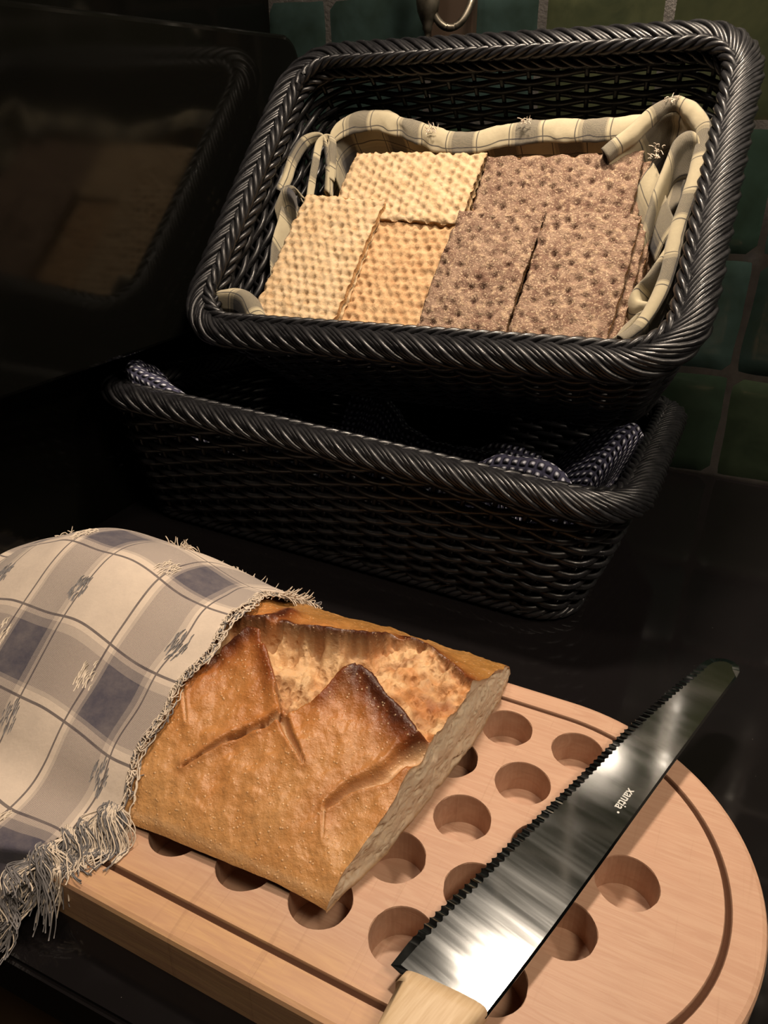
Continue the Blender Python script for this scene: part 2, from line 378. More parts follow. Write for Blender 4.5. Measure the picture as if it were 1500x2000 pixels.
# ------------------------------------------------------------------ wall hook in the corner of the splashback
def wall_hook():
    b = wallpt(-.272, WD, .40); root = empty('wall_hook', b); tag(root, 'aged bronze hook with round finial and brown back plate on the green tiles', 'hook')
    q = [wallpt(a, n, 0) for a, n in ((-.2915, WD - .016), (-.2525, WD - .016), (-.2525, WD - .003), (-.2915, WD - .003))]
    o = slab('back_plate', q, .352, .52, mbk, .002); o.parent = root; o.matrix_parent_inverse = Matrix.Translation(-Vector(b))
    # finial: lathe
    prof = [(.0, .3585), (.0022, .359), (.0026, .362), (.0022, .366), (.0026, .3685), (.0042, .3705), (.0040, .373), (.0060, .377), (.0086, .383), (.0098, .390), (.0088, .396), (.0060, .400), (.0052, .404), (.0075, .41), (.009, .42), (.007, .43), (.0045, .45), (.0045, .5)]
    cx = wallpt(-.2815, WD - .045, 0); n = 24; V = []
    th = np.arange(n) * 2 * math.pi / n
    for r_, z_ in prof: V.append(np.stack([cx[0] + r_ * np.cos(th), cx[1] + r_ * np.sin(th), np.full(n, z_)], 1))
    V = np.concatenate(V); F = grid_faces(n, len(prof), wrapu=True)
    V = V.reshape(len(prof), n, 3).transpose(1, 0, 2).reshape(-1, 3)
    np_mesh('finial', V, F, mbr.m, root)
    t = Tubes(); ring = bez([wallpt(-.2795, WD - .045, .400), wallpt(-.2785, WD - .045, .387), wallpt(-.272, WD - .043, .3755), wallpt(-.2635, WD - .040, .3715), wallpt(-.255, WD - .036, .376), wallpt(-.250, WD - .030, .388), wallpt(-.2495, WD - .02, .405), wallpt(-.252, WD - .012, .42)], 60)
    t.add(ring, .0030, 10); t.build('curved_arm', mbr.m, root)
    t = Tubes(); t.add(np.array([wallpt(-.2815, WD - .045, .43), wallpt(-.276, WD - .03, .435), wallpt(-.272, WD - .016, .436)]), .004, 10); t.build('bracket', mbr.m, root)
wall_hook()

# ------------------------------------------------------------------ frame of the board: u along its length, v across
TH = R(-26.6); UU = np.array([math.cos(TH), math.sin(TH), 0]); VV = np.array([-UU[1], UU[0], 0]); OO = np.array([.06496, .304877, 0]); TB = .0247
def bp(u, v, z=0): return OO + UU * u + VV * v + np.array([0, 0, z])
def bframe(u, v, z):
    return OO[None, :] + u.reshape(-1, 1) * UU + v.reshape(-1, 1) * VV + z.reshape(-1, 1) * np.array([0, 0, 1.])

def outline(inset, n=220, u0=-.315, vc=-.0676, Rr=.1037, uc=.026):
    r = Rr - inset; pts = []
    L1 = uc - (u0 + inset); tot = 2 * L1 + math.pi * r + 2 * r
    pl = [(u0 + inset, vc - r), (uc, vc - r)] + [(uc + r * math.cos(a), vc + r * math.sin(a)) for a in np.linspace(-math.pi / 2, math.pi / 2, 90)][1:-1] + [(uc, vc + r), (u0 + inset, vc + r)]
    pl = np.array(pl + [pl[0]]); d = np.r_[0, np.cumsum(np.hypot(*np.diff(pl, axis=0).T))]
    t = np.linspace(0, d[-1], n, endpoint=False)
    return np.stack([np.interp(t, d, pl[:, 0]), np.interp(t, d, pl[:, 1])], 1)
def make_board():
    root = empty('bread_cutting_board', bp(-.1, -.0676, 0)); tag(root, 'round-ended beech cutting board with drilled holes and groove under the bread and knife', 'cutting board')
    N = 220
    loops = [(0.0, 0.0), (.0, TB - .0025), (.0008, TB - .0008), (.0025, TB), (.0135, TB), (.0141, TB - .0012), (.0150, TB - .0024), (.0160, TB - .0012), (.0167, TB)]
    bm = bmesh.new(); rings = []
    cl = bm.loops.layers if False else None
    for ins, z in loops:
        P = outline(ins, N); rings.append([bm.verts.new(tuple(bp(p[0], p[1], z))) for p in P])
    for a, b in zip(rings[:-1], rings[1:]):
        for i in range(N): bm.faces.new((a[i], a[(i + 1) % N], b[(i + 1) % N], b[i]))
    bm.faces.new(rings[0][::-1])
    # holes
    r = .0134; su = .0373; sv = .0323; holes = []
    for row in range(5):
        for k in range(-7, 4):
            u = su * (k + (.5 if row % 2 else 0)); v = -sv * row
            if math.hypot(max(u - .026, 0), v + .0676) + r > .0835 or u < -.28: continue
            holes.append((u, v))
    hl = []; K = 40; rg = random.Random(5)
    for (u, v) in holes:
        ph = rg.uniform(0, 6); jr = r * rg.uniform(.98, 1.02)
        rim = [(u + (jr + .0002 * math.sin(7 * t + ph) + rg.uniform(-.00015, .00015)) * math.cos(t), v + jr * math.sin(t)) for t in np.arange(K) * 2 * math.pi / K]
        a = [bm.verts.new(tuple(bp(p[0], p[1], TB))) for p in rim]; hl.append((a, u, v, jr))
    inner = rings[-1]; edges = []
    for i in range(N): edges.append(bm.edges.get((inner[i], inner[(i + 1) % N])))
    for a, u, v, jr in hl:
        for i in range(K): edges.append(bm.edges.new((a[i], a[(i + 1) % K])))
    bmesh.ops.triangle_fill(bm, use_beauty=True, use_dissolve=False, edges=edges)
    topf = [f for f in bm.faces]
    for a, u, v, jr in hl:
        # drop any face that filled a hole
        sa = set(a)
        for f in [f for f in a[0].link_faces if all(x in sa for x in f.verts)]: bm.faces.remove(f)
        for f in [f for f in bm.faces if len(f.verts) <= 4 and all(x in sa for x in f.verts)]: bm.faces.remove(f)
        prev = a
        for z, q in ((TB - .0006, jr * .985), (TB - .0185, jr * .98)):
            b = [bm.verts.new(tuple(bp(u + q * math.cos(t), v + q * math.sin(t), z))) for t in np.arange(K) * 2 * math.pi / K]
            for i in range(K): bm.faces.new((prev[i], prev[(i + 1) % K], b[(i + 1) % K], b[i]))
            prev = b
        bm.faces.new(prev)
    bmesh.ops.recalc_face_normals(bm, faces=bm.faces)
    for f in bm.faces: f.smooth = False
    me = bpy.data.meshes.new('board_slab'); bm.to_mesh(me); bm.free()
    # object coordinates along the grain
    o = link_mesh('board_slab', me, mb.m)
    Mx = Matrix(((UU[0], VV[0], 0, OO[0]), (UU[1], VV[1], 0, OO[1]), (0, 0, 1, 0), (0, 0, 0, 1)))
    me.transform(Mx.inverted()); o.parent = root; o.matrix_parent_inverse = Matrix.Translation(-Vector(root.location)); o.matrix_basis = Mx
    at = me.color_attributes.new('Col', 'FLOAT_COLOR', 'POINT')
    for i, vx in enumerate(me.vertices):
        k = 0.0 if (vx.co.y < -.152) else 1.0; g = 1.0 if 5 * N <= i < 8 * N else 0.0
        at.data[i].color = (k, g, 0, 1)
make_board()

# ------------------------------------------------------------------ loaf
PV = [-.134, -.1335, -.130, -.119, -.104, -.087, -.074, -.06, -.045, -.03, -.01, .01, .025, .038, .042]
PH = [0, .0028, .0070, .0145, .0220, .0305, .036, .041, .044, .043, .037, .027, .018, .008, 0]
_b = bez(list(zip(PV, PH)), 200); PVs, PHs = np.maximum.accumulate(_b[:, 0]), np.maximum(_b[:, 1], 0); PHs[0] = 0; PHs[-1] = 0
def su_(u): return np.interp(u, [-.325, -.315, -.29, -.25, -.2, -.15, -.08, -.02, .0], [0, .5, 1.05, 1.45, 1.45, 1.2, 1.18, 1.0, 1.0])
def h0(u, v): return su_(u) * np.interp(v - np.interp(u, [-.135, -.03], [-.004, 0]), PVs, PHs)
gash = [(-0.087, -0.0801), (-0.0825, -0.0805), (-0.0726, -0.0671), (-0.0639, -0.0481), (-0.052, -0.0511), (-0.0353, -0.0589), (-0.0237, -0.0661), (-0.010, -0.0600), (-0.005, -0.0313), (-0.0300, -0.0100), (-0.050, -0.0000), (-0.0675, -0.0035), (-0.0704, -0.0244), (-0.0812, -0.0334), (-0.0968, -0.0367), (-0.1024, -0.0357), (-0.1099, -0.0369), (-0.1213, -0.0405), (-0.1379, -0.0439), (-0.1526, -0.0488), (-0.162, -0.066), (-0.1461, -0.079), (-0.1323, -0.0652), (-0.1236, -0.0513), (-0.1161, -0.0513), (-0.1047, -0.0611), (-0.0938, -0.0721)]
plate1 = [(-0.150, -0.083), (-0.1461, -0.079), (-0.1323, -0.0652), (-0.122, -0.0511), (-0.1161, -0.0513), (-0.0989, -0.0665), (-0.087, -0.0801)]
plate2 = [(-0.0825, -0.0805), (-0.0726, -0.0671), (-0.0627, -0.0475), (-0.0422, -0.0563), (-0.0232, -0.0658)]
ear = [(-0.1100, -.036), (-0.0979, -0.0372), (-0.0794, -0.0318), (-0.0694, -0.0214), (-0.0674, -0.006)]
earL = [(-0.1600, -.046), (-0.1384, -0.0433), (-0.1223, -0.040), (-0.1184, -0.030), (-.121, -.018)]
ridge = [(-0.060, 0.004), (-0.0405, -0.0083), (-0.012, -0.0290), (.0, -.036)]
s1 = [(-0.0869, -0.0819), (-0.0911, -0.0861), (-0.0993, -0.0925), (-0.1049, -0.098), (-0.1184, -0.1142)]
s2 = [(-0.0837, -0.0822), (-0.0757, -0.0881), (-0.0654, -0.0946)]
s3 = [(-0.0479, -0.1044), (-0.0418, -0.0946), (-0.0294, -0.0848), (-0.0257, -0.0761), (-0.0152, -0.0673)]
s4 = [(-0.0485, -0.1057), (-0.0431, -0.1165)]
s5 = [(-0.1442, -0.0804), (-0.1274, -0.0988)]
def cut_u(v): return np.interp(v, [-.14, -.128, -.117, -.098, -.079, -.049, -.021, .018, .045], [-.032, -.031, -.0275, -.0225, -.020, -.016, -.0115, -.010, -.012])
def loaf_surface(u, v):
    """height above the board and colour of the crust"""
    h = h0(u, v)
    edge = np.clip(h / .012, 0, 1)
    lump = (fbm(u * 45, v * 45, 3, 3) - .5) * .005 + (fbm(u * 160, v * 160, 9, 3) - .5) * .0026
    sg = signed(u, v, gash) + (fbm(u * 160, v * 160, 21, 3) - .5) * .004
    G = sstep(sg, -.0004, .0018)
    deep = np.clip(sg / .014, 0, 1)
    hole = np.clip((fbm(u * 120, v * 95, 31, 3) - .50) * 7, 0, 1)
    caves = np.exp(-(((u + .108) / .0075) ** 2 + ((v + .0485) / .0075) ** 2) * 1.2) + .8 * np.exp(-(((u + .148) / .010) ** 2 + ((v + .058) / .005) ** 2)) + .6 * np.exp(-(((u + .085) / .012) ** 2 + ((v + .046) / .004) ** 2))
    h = h + lump * edge
    right = sstep(u, -.065, -.045)                 # shallow torn area right of plate 2
    dep = (.0065 + .007 * deep + .0045 * hole) * (1 - .55 * right) + .008 * np.clip(caves, 0, 1)
    rid = 1 - np.abs(2 * fbm(u * 95, v * 95, 131, 4) - 1); rid2 = fbm(u * 300, v * 300, 133, 3)
    h = h - dep * G + G * ((rid - .7) * .0075 + (rid2 - .5) * .0026)
    # ears
    def earh(pl, w, hh, side=None):
        d, t = seg_dist(u, v, pl); return hh * np.exp(-(d / w) ** 2) * np.sin(np.clip(t, .04, .96) * math.pi) ** .35
    ap1 = np.exp(-(((u + .119) ** 2 + (v + .0515) ** 2) / .012 ** 2)); ap2 = np.exp(-(((u + .062) ** 2 + (v + .049) ** 2) / .014 ** 2)) + .6 * np.exp(-(((u + .028) ** 2 + (v + .064) ** 2) / .010 ** 2))
    h = h + (ap1 * .0035 + ap2 * .0040) * (1 - G)
    e1 = earh(plate1[1:], .0040, .0040) * (1 - G * .9)
    e2 = earh(plate2[1:], .0042, .0042) * (1 - G * .9)
    e3 = earh(ear, .0045, .0070) * (1 - G * .6); e4 = earh(earL, .0050, .0050) * (1 - G * .6); e5 = earh(ridge, .006, .0045) * (1 - G * .7)
    h = h + (e1 + e2 + e3 + e4 + e5) * edge
    S = np.zeros_like(h); pits = np.zeros_like(h)
    for pl, w, dp, fade in ((s1, .0016, .0040, 1), (s2, .0018, .0050, 1), (s3, .0030, .0055, 0), (s4, .0006, .0012, 1), (s5, .0009, .0018, 1)):
        d, t = seg_dist(u, v, pl)
        ww = w * ((1 - .75 * t) if fade else (.35 + 1.1 * t))
        q = np.exp(-(d / ww) ** 2.5); h = h - dp * q; S = np.maximum(S, q)
        if pl is s1: pits = q * (fbm(u * 260, v * 260, 77, 2) > .52)
        lip = np.exp(-((d - ww * 1.6) / (.0018)) ** 2); h = h + .0010 * lip
    h = h - pits * .0025
    h = np.where(h0(u, v) <= 0, 0, np.maximum(h, .0))
    global GM; GM = G
    # ---- colour (linear)
    pale = np.array([.48, .26, .105]); gold = np.array([.42, .175, .052]); brown = np.array([.20, .055, .014]); burnt = np.array([.045, .012, .006])
    crumb = np.array([.56, .37, .20]); crumbt = np.array([.48, .22, .08]); olive = np.array([.24, .125, .032])
    n1 = fbm(u * 60, v * 60, 41, 4); n2 = fbm(u * 220, v * 220, 43, 3)
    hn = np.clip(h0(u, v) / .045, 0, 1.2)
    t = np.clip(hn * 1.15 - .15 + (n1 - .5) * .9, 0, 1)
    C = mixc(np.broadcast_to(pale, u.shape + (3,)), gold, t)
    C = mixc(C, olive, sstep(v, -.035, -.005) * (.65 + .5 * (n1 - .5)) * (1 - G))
    def dk(pl, w): d, t = seg_dist(u, v, pl); return np.exp(-(d / w) ** 1.6)
    hot = np.maximum.reduce([dk(plate1[1:5], .010) * .85, dk(plate1[3:6], .0065), dk(plate2[1:3], .006) * .7, dk(plate2[2:], .011), dk(ear, .006), dk(earL, .0055) * .9, dk(ridge, .010) * .8])
    C = mixc(C, brown, np.clip(hot * (1.3 + 1.0 * (n1 - .4)), 0, 1))
    hot2 = np.maximum.reduce([dk(plate1[2:4], .0045) * .8, dk(plate2[2:], .0062), dk(ear, .0048) * 1.2, dk(earL, .0035) * .7, dk(ridge, .005) * .9, dk([plate2[2], plate2[2]][:1] + [(-.0605, -.0500)], .008)])
    C = mixc(C, burnt, np.clip(hot2 * (1.15 + 1.6 * (n2 - .4)), 0, .95))
    C = mixc(C, brown * 1.3, np.clip(dk(s1, .004) * .45 + dk(s2, .003) * .3 + dk(s3, .0065) * .4, 0, 1))
    sp = np.clip((fbm(u * 700, v * 700, 51, 2) - .66) * 8, 0, 1) * np.clip(hn * 1.4, 0, 1)
    
    toast = np.clip((fbm(u * 110, v * 110, 61, 3) - .42) * 3.2, 0, 1) * (.35 + .65 * right)
    cc = mixc(np.broadcast_to(crumb, u.shape + (3,)), crumbt, toast)
    cc = mixc(cc, brown, np.clip((fbm(u * 75, v * 75, 65, 3) - .52) * 4, 0, 1) * right * .9)
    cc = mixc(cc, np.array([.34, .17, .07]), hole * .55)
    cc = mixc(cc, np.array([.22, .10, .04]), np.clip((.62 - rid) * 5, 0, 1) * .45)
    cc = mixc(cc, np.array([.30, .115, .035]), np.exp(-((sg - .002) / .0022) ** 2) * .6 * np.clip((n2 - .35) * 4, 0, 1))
    C = mixc(C, cc, G)
    C = mixc(C, np.array([.50, .31, .17]), np.clip(S * 1.5 - .45, 0, 1))
    C = mixc(C, np.array([.13, .05, .02]), np.clip(pits * 1.2, 0, .85))
    C = mixc(C, np.array([.5, .33, .19]), np.exp(-((v + .131 + np.interp(u, [-.135, -.03], [.004, 0])) / .0012) ** 2) * .4)
    return h, C
def make_loaf():
    root = empty('bread_loaf', bp(-.15, -.045, TB)); tag(root, 'scored golden brown sourdough loaf, cut open, lying on the board half under the plaid towel', 'bread')
    nu, nv = 360, 250
    s = np.linspace(0, 1, nu); vn = np.linspace(0, 1, nv); vn = vn - .35 * np.sin(2 * math.pi * vn) / (2 * math.pi)
    # denser sampling towards the visible right-hand part
    us = np.where(s < .12, -.325 + (s / .12) * .155, -.17 + (s - .12) / .88 * .17)
    Sg, Vn = np.meshgrid(us, vn, indexing='ij'); vlo = -.134 + np.interp(Sg, [-.135, -.03], [-.004, 0]); Vg = vlo + (.042 - vlo) * Vn
    cu = cut_u(Vg) + (fbm(Vg * 180, Vg * 0 + 3, 5, 3) - .5) * .0015
    Ug = np.where(Sg > -.17, -.17 + (Sg + .17) / .17 * (cu + .17), Sg)
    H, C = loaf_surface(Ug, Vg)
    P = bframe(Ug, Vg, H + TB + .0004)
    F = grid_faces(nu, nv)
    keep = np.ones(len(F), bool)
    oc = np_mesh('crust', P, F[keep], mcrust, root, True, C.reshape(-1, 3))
    a4 = np.ones((C.shape[0] * C.shape[1], 4), np.float32); a4[:, :3] = C.reshape(-1, 3); a4[:, 3] = 1 - GM.ravel(); oc.data.color_attributes['Col'].data.foreach_set('color', a4.ravel())
    # crumb: the cut face, pushed in by open pores
    me_v = Vg[-1]; top = H[-1]; u_e = Ug[-1]; m = 60
    T = np.linspace(0, 1, m)[None, :]
    Z = top[:, None] * T; Vc = np.repeat(me_v[:, None], m, 1)
    pore = np.clip((fbm(Vc * 150, Z * 260, 81, 3) - .60) * 5, 0, 1) + .3 * np.clip((fbm(Vc * 420, Z * 520, 83, 2) - .62) * 5, 0, 1)
    big = np.exp(-(((Vc + .112) / .010) ** 2 + ((Z - .008) / .006) ** 2)) + np.exp(-(((Vc + .098) / .007) ** 2 + ((Z - .012) / .004) ** 2))
    ed = np.clip(np.minimum(T, 1 - T) * 9, 0, 1) * np.clip(top[:, None] / .01, 0, 1)
    Uc = u_e[:, None] - (.0022 * pore + .0035 * big) * ed + .0012 * ed * (fbm(Vc * 60, Z * 90, 85, 3) - .5) * 3 + .0015 * T * 0
    Pc = bframe(Uc, Vc, Z + TB + .0004)
    cr = np.array([.62, .50, .37]); dk = np.array([.46, .34, .23]); tan = np.array([.40, .23, .11])
    Cc = mixc(np.broadcast_to(cr, Vc.shape + (3,)), dk, np.clip(pore * .7 + big * .4, 0, 1) * ed)
    Cc = mixc(Cc, tan, np.clip(1 - np.minimum(T * top[:, None], (1 - T) * top[:, None]) / .0022, 0, 1))
    Fc = grid_faces(len(me_v), m); ok = (np.repeat(top[:, None], m, 1).reshape(-1)[Fc] > 1e-6).any(1)
    o = np_mesh('crumb', Pc, Fc[ok], mcrumb, root, True, Cc.reshape(-1, 3)); o['label'] = 'pale open crumb on the cut face of the loaf'
    # flat bottom
    lo = [(u_, v_) for u_, v_ in zip(us[:40], [0] * 40)]
    fr = [bp(*p, TB + .0003) for p in [(-.32, -.12), (-.17, -.137), (-.031, -.129), (-.02, -.08), (-.012, .038), (-.17, .038), (-.32, .03)]]
    np_mesh('bottom_crust', np.array(fr), [list(range(7))[::-1]], mcrust, root, False, np.tile([.3, .14, .05], (7, 1)))
make_loaf()

# ------------------------------------------------------------------ towel over the loaf
def towel_env(u, v):                               # surface the cloth lies on, above the counter
    loaf = h0(np.clip(u, -.30, 1), v) + TB + .0048 + .006 * sstep(-u, .16, .20)
    inb = (v > -.171 - .003) & (v < .037) & (u > -.318)
    flat = np.where(inb, TB + .002, .0015)
    return np.maximum(np.where(inb, loaf, 0), flat)
def make_towel():
    root = empty('tea_towel', bp(-.2, -.05, TB)); tag(root, 'cream and slate plaid towel with frayed edges draped over the left half of the loaf', 'towel')
    nt, ns = 230, 500
    tt = np.linspace(0, .240, nt)                  # away from the right-hand frayed edge
    ss = np.linspace(-.135, .225, ns)             # arc length, 0 on the ridge, positive towards the camera
    V0 = -.030
    vs = np.linspace(-.27, .12, 1600)
    P = np.zeros((nt, ns, 3)); UVs = np.zeros((nt, ns, 2)); mask = np.ones((nt, ns), bool)
    for i, t in enumerate(tt):
        u = -.1385 - t
        z = towel_env(np.full_like(vs, u), vs)
        # cloth smoothing: rolling soft maximum, then slope limit so it falls in a curve
        for _ in range(3):
            k = 61; pad = np.pad(z, k // 2, mode='edge'); zs = np.convolve(pad, np.ones(k) / k, 'valid'); z = np.maximum(z, zs)
        dz = np.gradient(z, vs); ds = np.sqrt(1 + dz ** 2) * (vs[1] - vs[0]); S = np.cumsum(ds); S -= np.interp(V0, vs, S)
        v = np.interp(-ss, S, vs); zz = np.interp(v, vs, z)
        P[i, :, 0] = u; P[i, :, 1] = v; P[i, :, 2] = zz
        UVs[i, :, 0] = t; UVs[i, :, 1] = ss
    Tt, Ss = np.meshgrid(tt, ss, indexing='ij')
    # smooth along t
    for _ in range(2):
        pad = np.pad(P, ((4, 4), (0, 0), (0, 0)), mode='edge'); P = sum(pad[k:k + nt] for k in range(9)) / 9
    P[:, :, 0] = -.1385 - Tt
    low = sstep(Ss, .10, .18)
    P[..., 2] += .0022 * (fbm(Tt * 30, Ss * 18, 91, 2) - .5) * 2 * (1 - low) + .006 * low * np.clip(fbm(Tt * 50, Ss * 25, 95, 2) - .35, 0, 1) 
    P[..., 1] += low * .006 * np.sin(Tt * 95) * (1 - 0)
    # right-hand edge wanders a little, the bottom-left corner sags off the board
    wav = .003 * np.sin(Ss * 55) + .0016 * np.sin(Ss * 170 + 1)
    P[..., 0] += wav * np.exp(-Tt / .02) - .004 * sstep(Ss, .0, .10) * 0
    # end of the cloth: ragged curve
    send = .122 + .018 * sstep(Tt, .003, .014) + .060 * sstep(Tt, .012, .030) + .0015 * np.sin(Tt * 900)
    sbeg = -.085 + .0015 * np.sin(Tt * 700)
    mask = (Ss < send) & (Ss > sbeg)
    # slight rotation of the pattern so that the rows climb to the left
    UVs[..., 1] += 0.0
    F = grid_faces(nt, ns); ok = mask.reshape(-1)[F].all(1)
    Q = bframe(P[..., 0], P[..., 1], P[..., 2])
    o = np_mesh('towel_cloth', Q, F[ok], mtowel, root, True, None, UVs.reshape(-1, 2))
    sm = o.modifiers.new('thick', 'SOLIDIFY'); sm.thickness = .0009; sm.offset = 1
    # fringe threads
    Q3 = Q.reshape(nt, ns, 3)
    def at(t, s):
        i = int(np.clip(np.searchsorted(tt, t), 0, nt - 1)); j = int(np.clip(np.searchsorted(ss, s), 0, ns - 1)); return Q3[i, j]
    lt = Tubes(); dkt = Tubes(); rg = random.Random(3)
    def thread(p, d, L, curl, tb, r=.00028, n=9, zmin=.0008):
        d = np.array(d, float); d /= np.linalg.norm(d); side = np.cross(d, [0, 0, 1]); side /= np.linalg.norm(side) + 1e-9
        pts = []; q = np.array(p, float); a = rg.uniform(-1, 1) * curl; b = rg.uniform(-1, 1) * curl
        for k in range(n):
            pts.append(q.copy()); q = q + d * L / n
            d = d + side * a / n + np.array([0, 0, b / n - .9 / n * L / .012]); d /= np.linalg.norm(d); q[2] = max(q[2], zmin)
        tb.add(np.array(pts), r, 4)
    def strand(pts, tb, r): tb.add(bez(pts, 3 * len(pts)), r, 4)
    for k in range(8):                             # yarns freed along the right-hand edge
        s = rg.uniform(-.07, -.02)
        while s < .112:
            L = rg.uniform(.010, .034); off = rg.uniform(-.0008, .0050); n = max(4, int(L / .0022)); pts = []
            for q in range(n):
                ss_ = s + L * q / n; p = at(0, min(ss_, .12)).copy(); o_ = off + rg.uniform(-.0009, .0009); uu = p[0] + o_; pts.append(bp(uu * 0, 0) * 0 + p + UU * o_ + np.array([0, 0, .0006 - .25 * max(o_, 0) + rg.uniform(0, .0006)]))
            strand(pts, lt if rg.random() < .8 else dkt, rg.uniform(.00028, .00042)); s += L * rg.uniform(.5, 1.3)
    for k in range(260):                           # short loops and ends standing off it
        s = rg.uniform(-.075, .118); p = at(0, s) + np.array([0, 0, .0004]); L = rg.uniform(.002, .007); a = rg.uniform(-1, 1)
        d = UU * rg.uniform(.3, .9) + VV * a; pts = [p - UU * .001, p + d * L * .4 + np.array([0, 0, .0012]), p + d * L * .8 + VV * rg.uniform(-.3, .3) * L + np.array([0, 0, .0006]), p + d * L * .7 + VV * rg.uniform(-.7, .7) * L - np.array([0, 0, .0008])]
        strand(pts, lt if rg.random() < .8 else dkt, rg.uniform(.00024, .00038))
    for k in range(60):                            # loose tuft at the back corner
        p = at(0, -.030 - rg.random() * .03); thread(p, UU * 1 + VV * .35 + np.array([0, 0, rg.uniform(-.1, .5)]), rg.uniform(.006, .014), 2.2, lt, .00035)
    for k in range(60):
        p = bp(rg.uniform(-.130, -.112), rg.uniform(.036, .050), rg.uniform(.002, .012)); thread(p, UU * rg.uniform(-.3, 1) + VV * rg.uniform(.2, 1), rg.uniform(.006, .02), 3, dkt if rg.random() < .5 else lt, .00035)
    for k in range(110):                           # fringe along the far edge
        t = rg.uniform(0, .238); s = -.085; p = at(t, s); thread(p, VV + UU * rg.uniform(-.5, .5), rg.uniform(.004, .010), 2, lt, .0003)
    for k in range(40):                            # yarn ends standing up on the ridge
        t = rg.choice([.062, .060, .064, .166, .17]) + rg.uniform(-.006, .006); p = at(t, -.02 + rg.uniform(-.02, .0)); thread(p, np.array([rg.uniform(-.5, 1), rg.uniform(-.2, .5), .8]), rg.uniform(.004, .009), 3, lt, .00032)
    for k in range(120):                           # bottom fringe in curling clumps
        t = (k / 120) ** 1.4 * .236 if k % 3 else rg.uniform(0, .045)
        s = float(.122 + .018 * sstep(np.array(t), .003, .014) + .060 * sstep(np.array(t), .012, .030)) - .002
        dark = .010 < t < .055; cd = -VV * rg.uniform(.7, 1) + UU * rg.uniform(.0, .75); cd /= np.linalg.norm(cd); CL = rg.uniform(.012, .027); w1 = rg.uniform(0, 6); w2 = rg.uniform(.002, .0042); side = np.cross(cd, [0, 0, 1])
        pale = rg.random() < (.22 if dark else .75)
        for q in range(17):
            tj = max(0, t + rg.uniform(-.0022, .0022)); p = at(tj, s).copy(); L = CL * rg.uniform(.6, 1.05); o1 = rg.uniform(-.0012, .0012); fr = rg.uniform(5, 8); am = w2 * rg.uniform(.6, 1.3); pts = []
            for m_ in range(11):
                f = m_ / 10; x = p + cd * L * f + side * (am * math.sin(w1 + f * fr) - am * math.sin(w1) + o1 * (1 + 2.5 * f) + rg.uniform(-.0004, .0004))
                x[2] = p[2] + .0016 * math.sin(f * 3 + w1) - .9 * L * f * f * (1 if p[2] > .03 else .3)
                v_ = (x - OO) @ VV; x[2] = max(x[2], (TB + .0006 if -.171 < v_ else .0008) + abs(o1)); pts.append(x)
            tb = lt if (rg.random() < (.9 if pale else .12)) else dkt
            strand(pts, tb, rg.uniform(.00024, .00036))
    # woven tufts: raised pale floats in the dotted cells and dark ones in the dark columns
    for tc, sc_, tb, dd in ((.0445, .078, lt, 1), (.0445, .006, lt, 1), (.0130, .042, dkt, 1), (.015, .112, dkt, 1), (.0445, .15, lt, 1), (.075, .042, dkt, 1), (.105, .078, lt, 1), (.105, .006, lt, 1), (.0735, .112, dkt, 1), (.135, .042, dkt, 1)):
        if tb is lt: tc += .0
        for k in range(34):
            a = rg.uniform(-.0045, .0045); s = sc_ + rg.uniform(-.0095, .0075) * (1 - abs(a) / .009)
            p = at(tc + a, s) + np.array([0, 0, .0008]); q = at(tc + a + rg.uniform(-.001, .001), s + rg.uniform(.003, .006)) + np.array([0, 0, .0010])
            m = (p + q) / 2 + np.array([0, 0, .0007]); tb.add(np.array([p, m, q]), .00034, 4)
    o = lt.build('pale_fringe', mthr2, root); o['kind'] = 'stuff'; o = dkt.build('dark_fringe', mthr_d2, root); o['kind'] = 'stuff'; o['label'] = 'dark frayed threads at the lower hem'
make_towel()

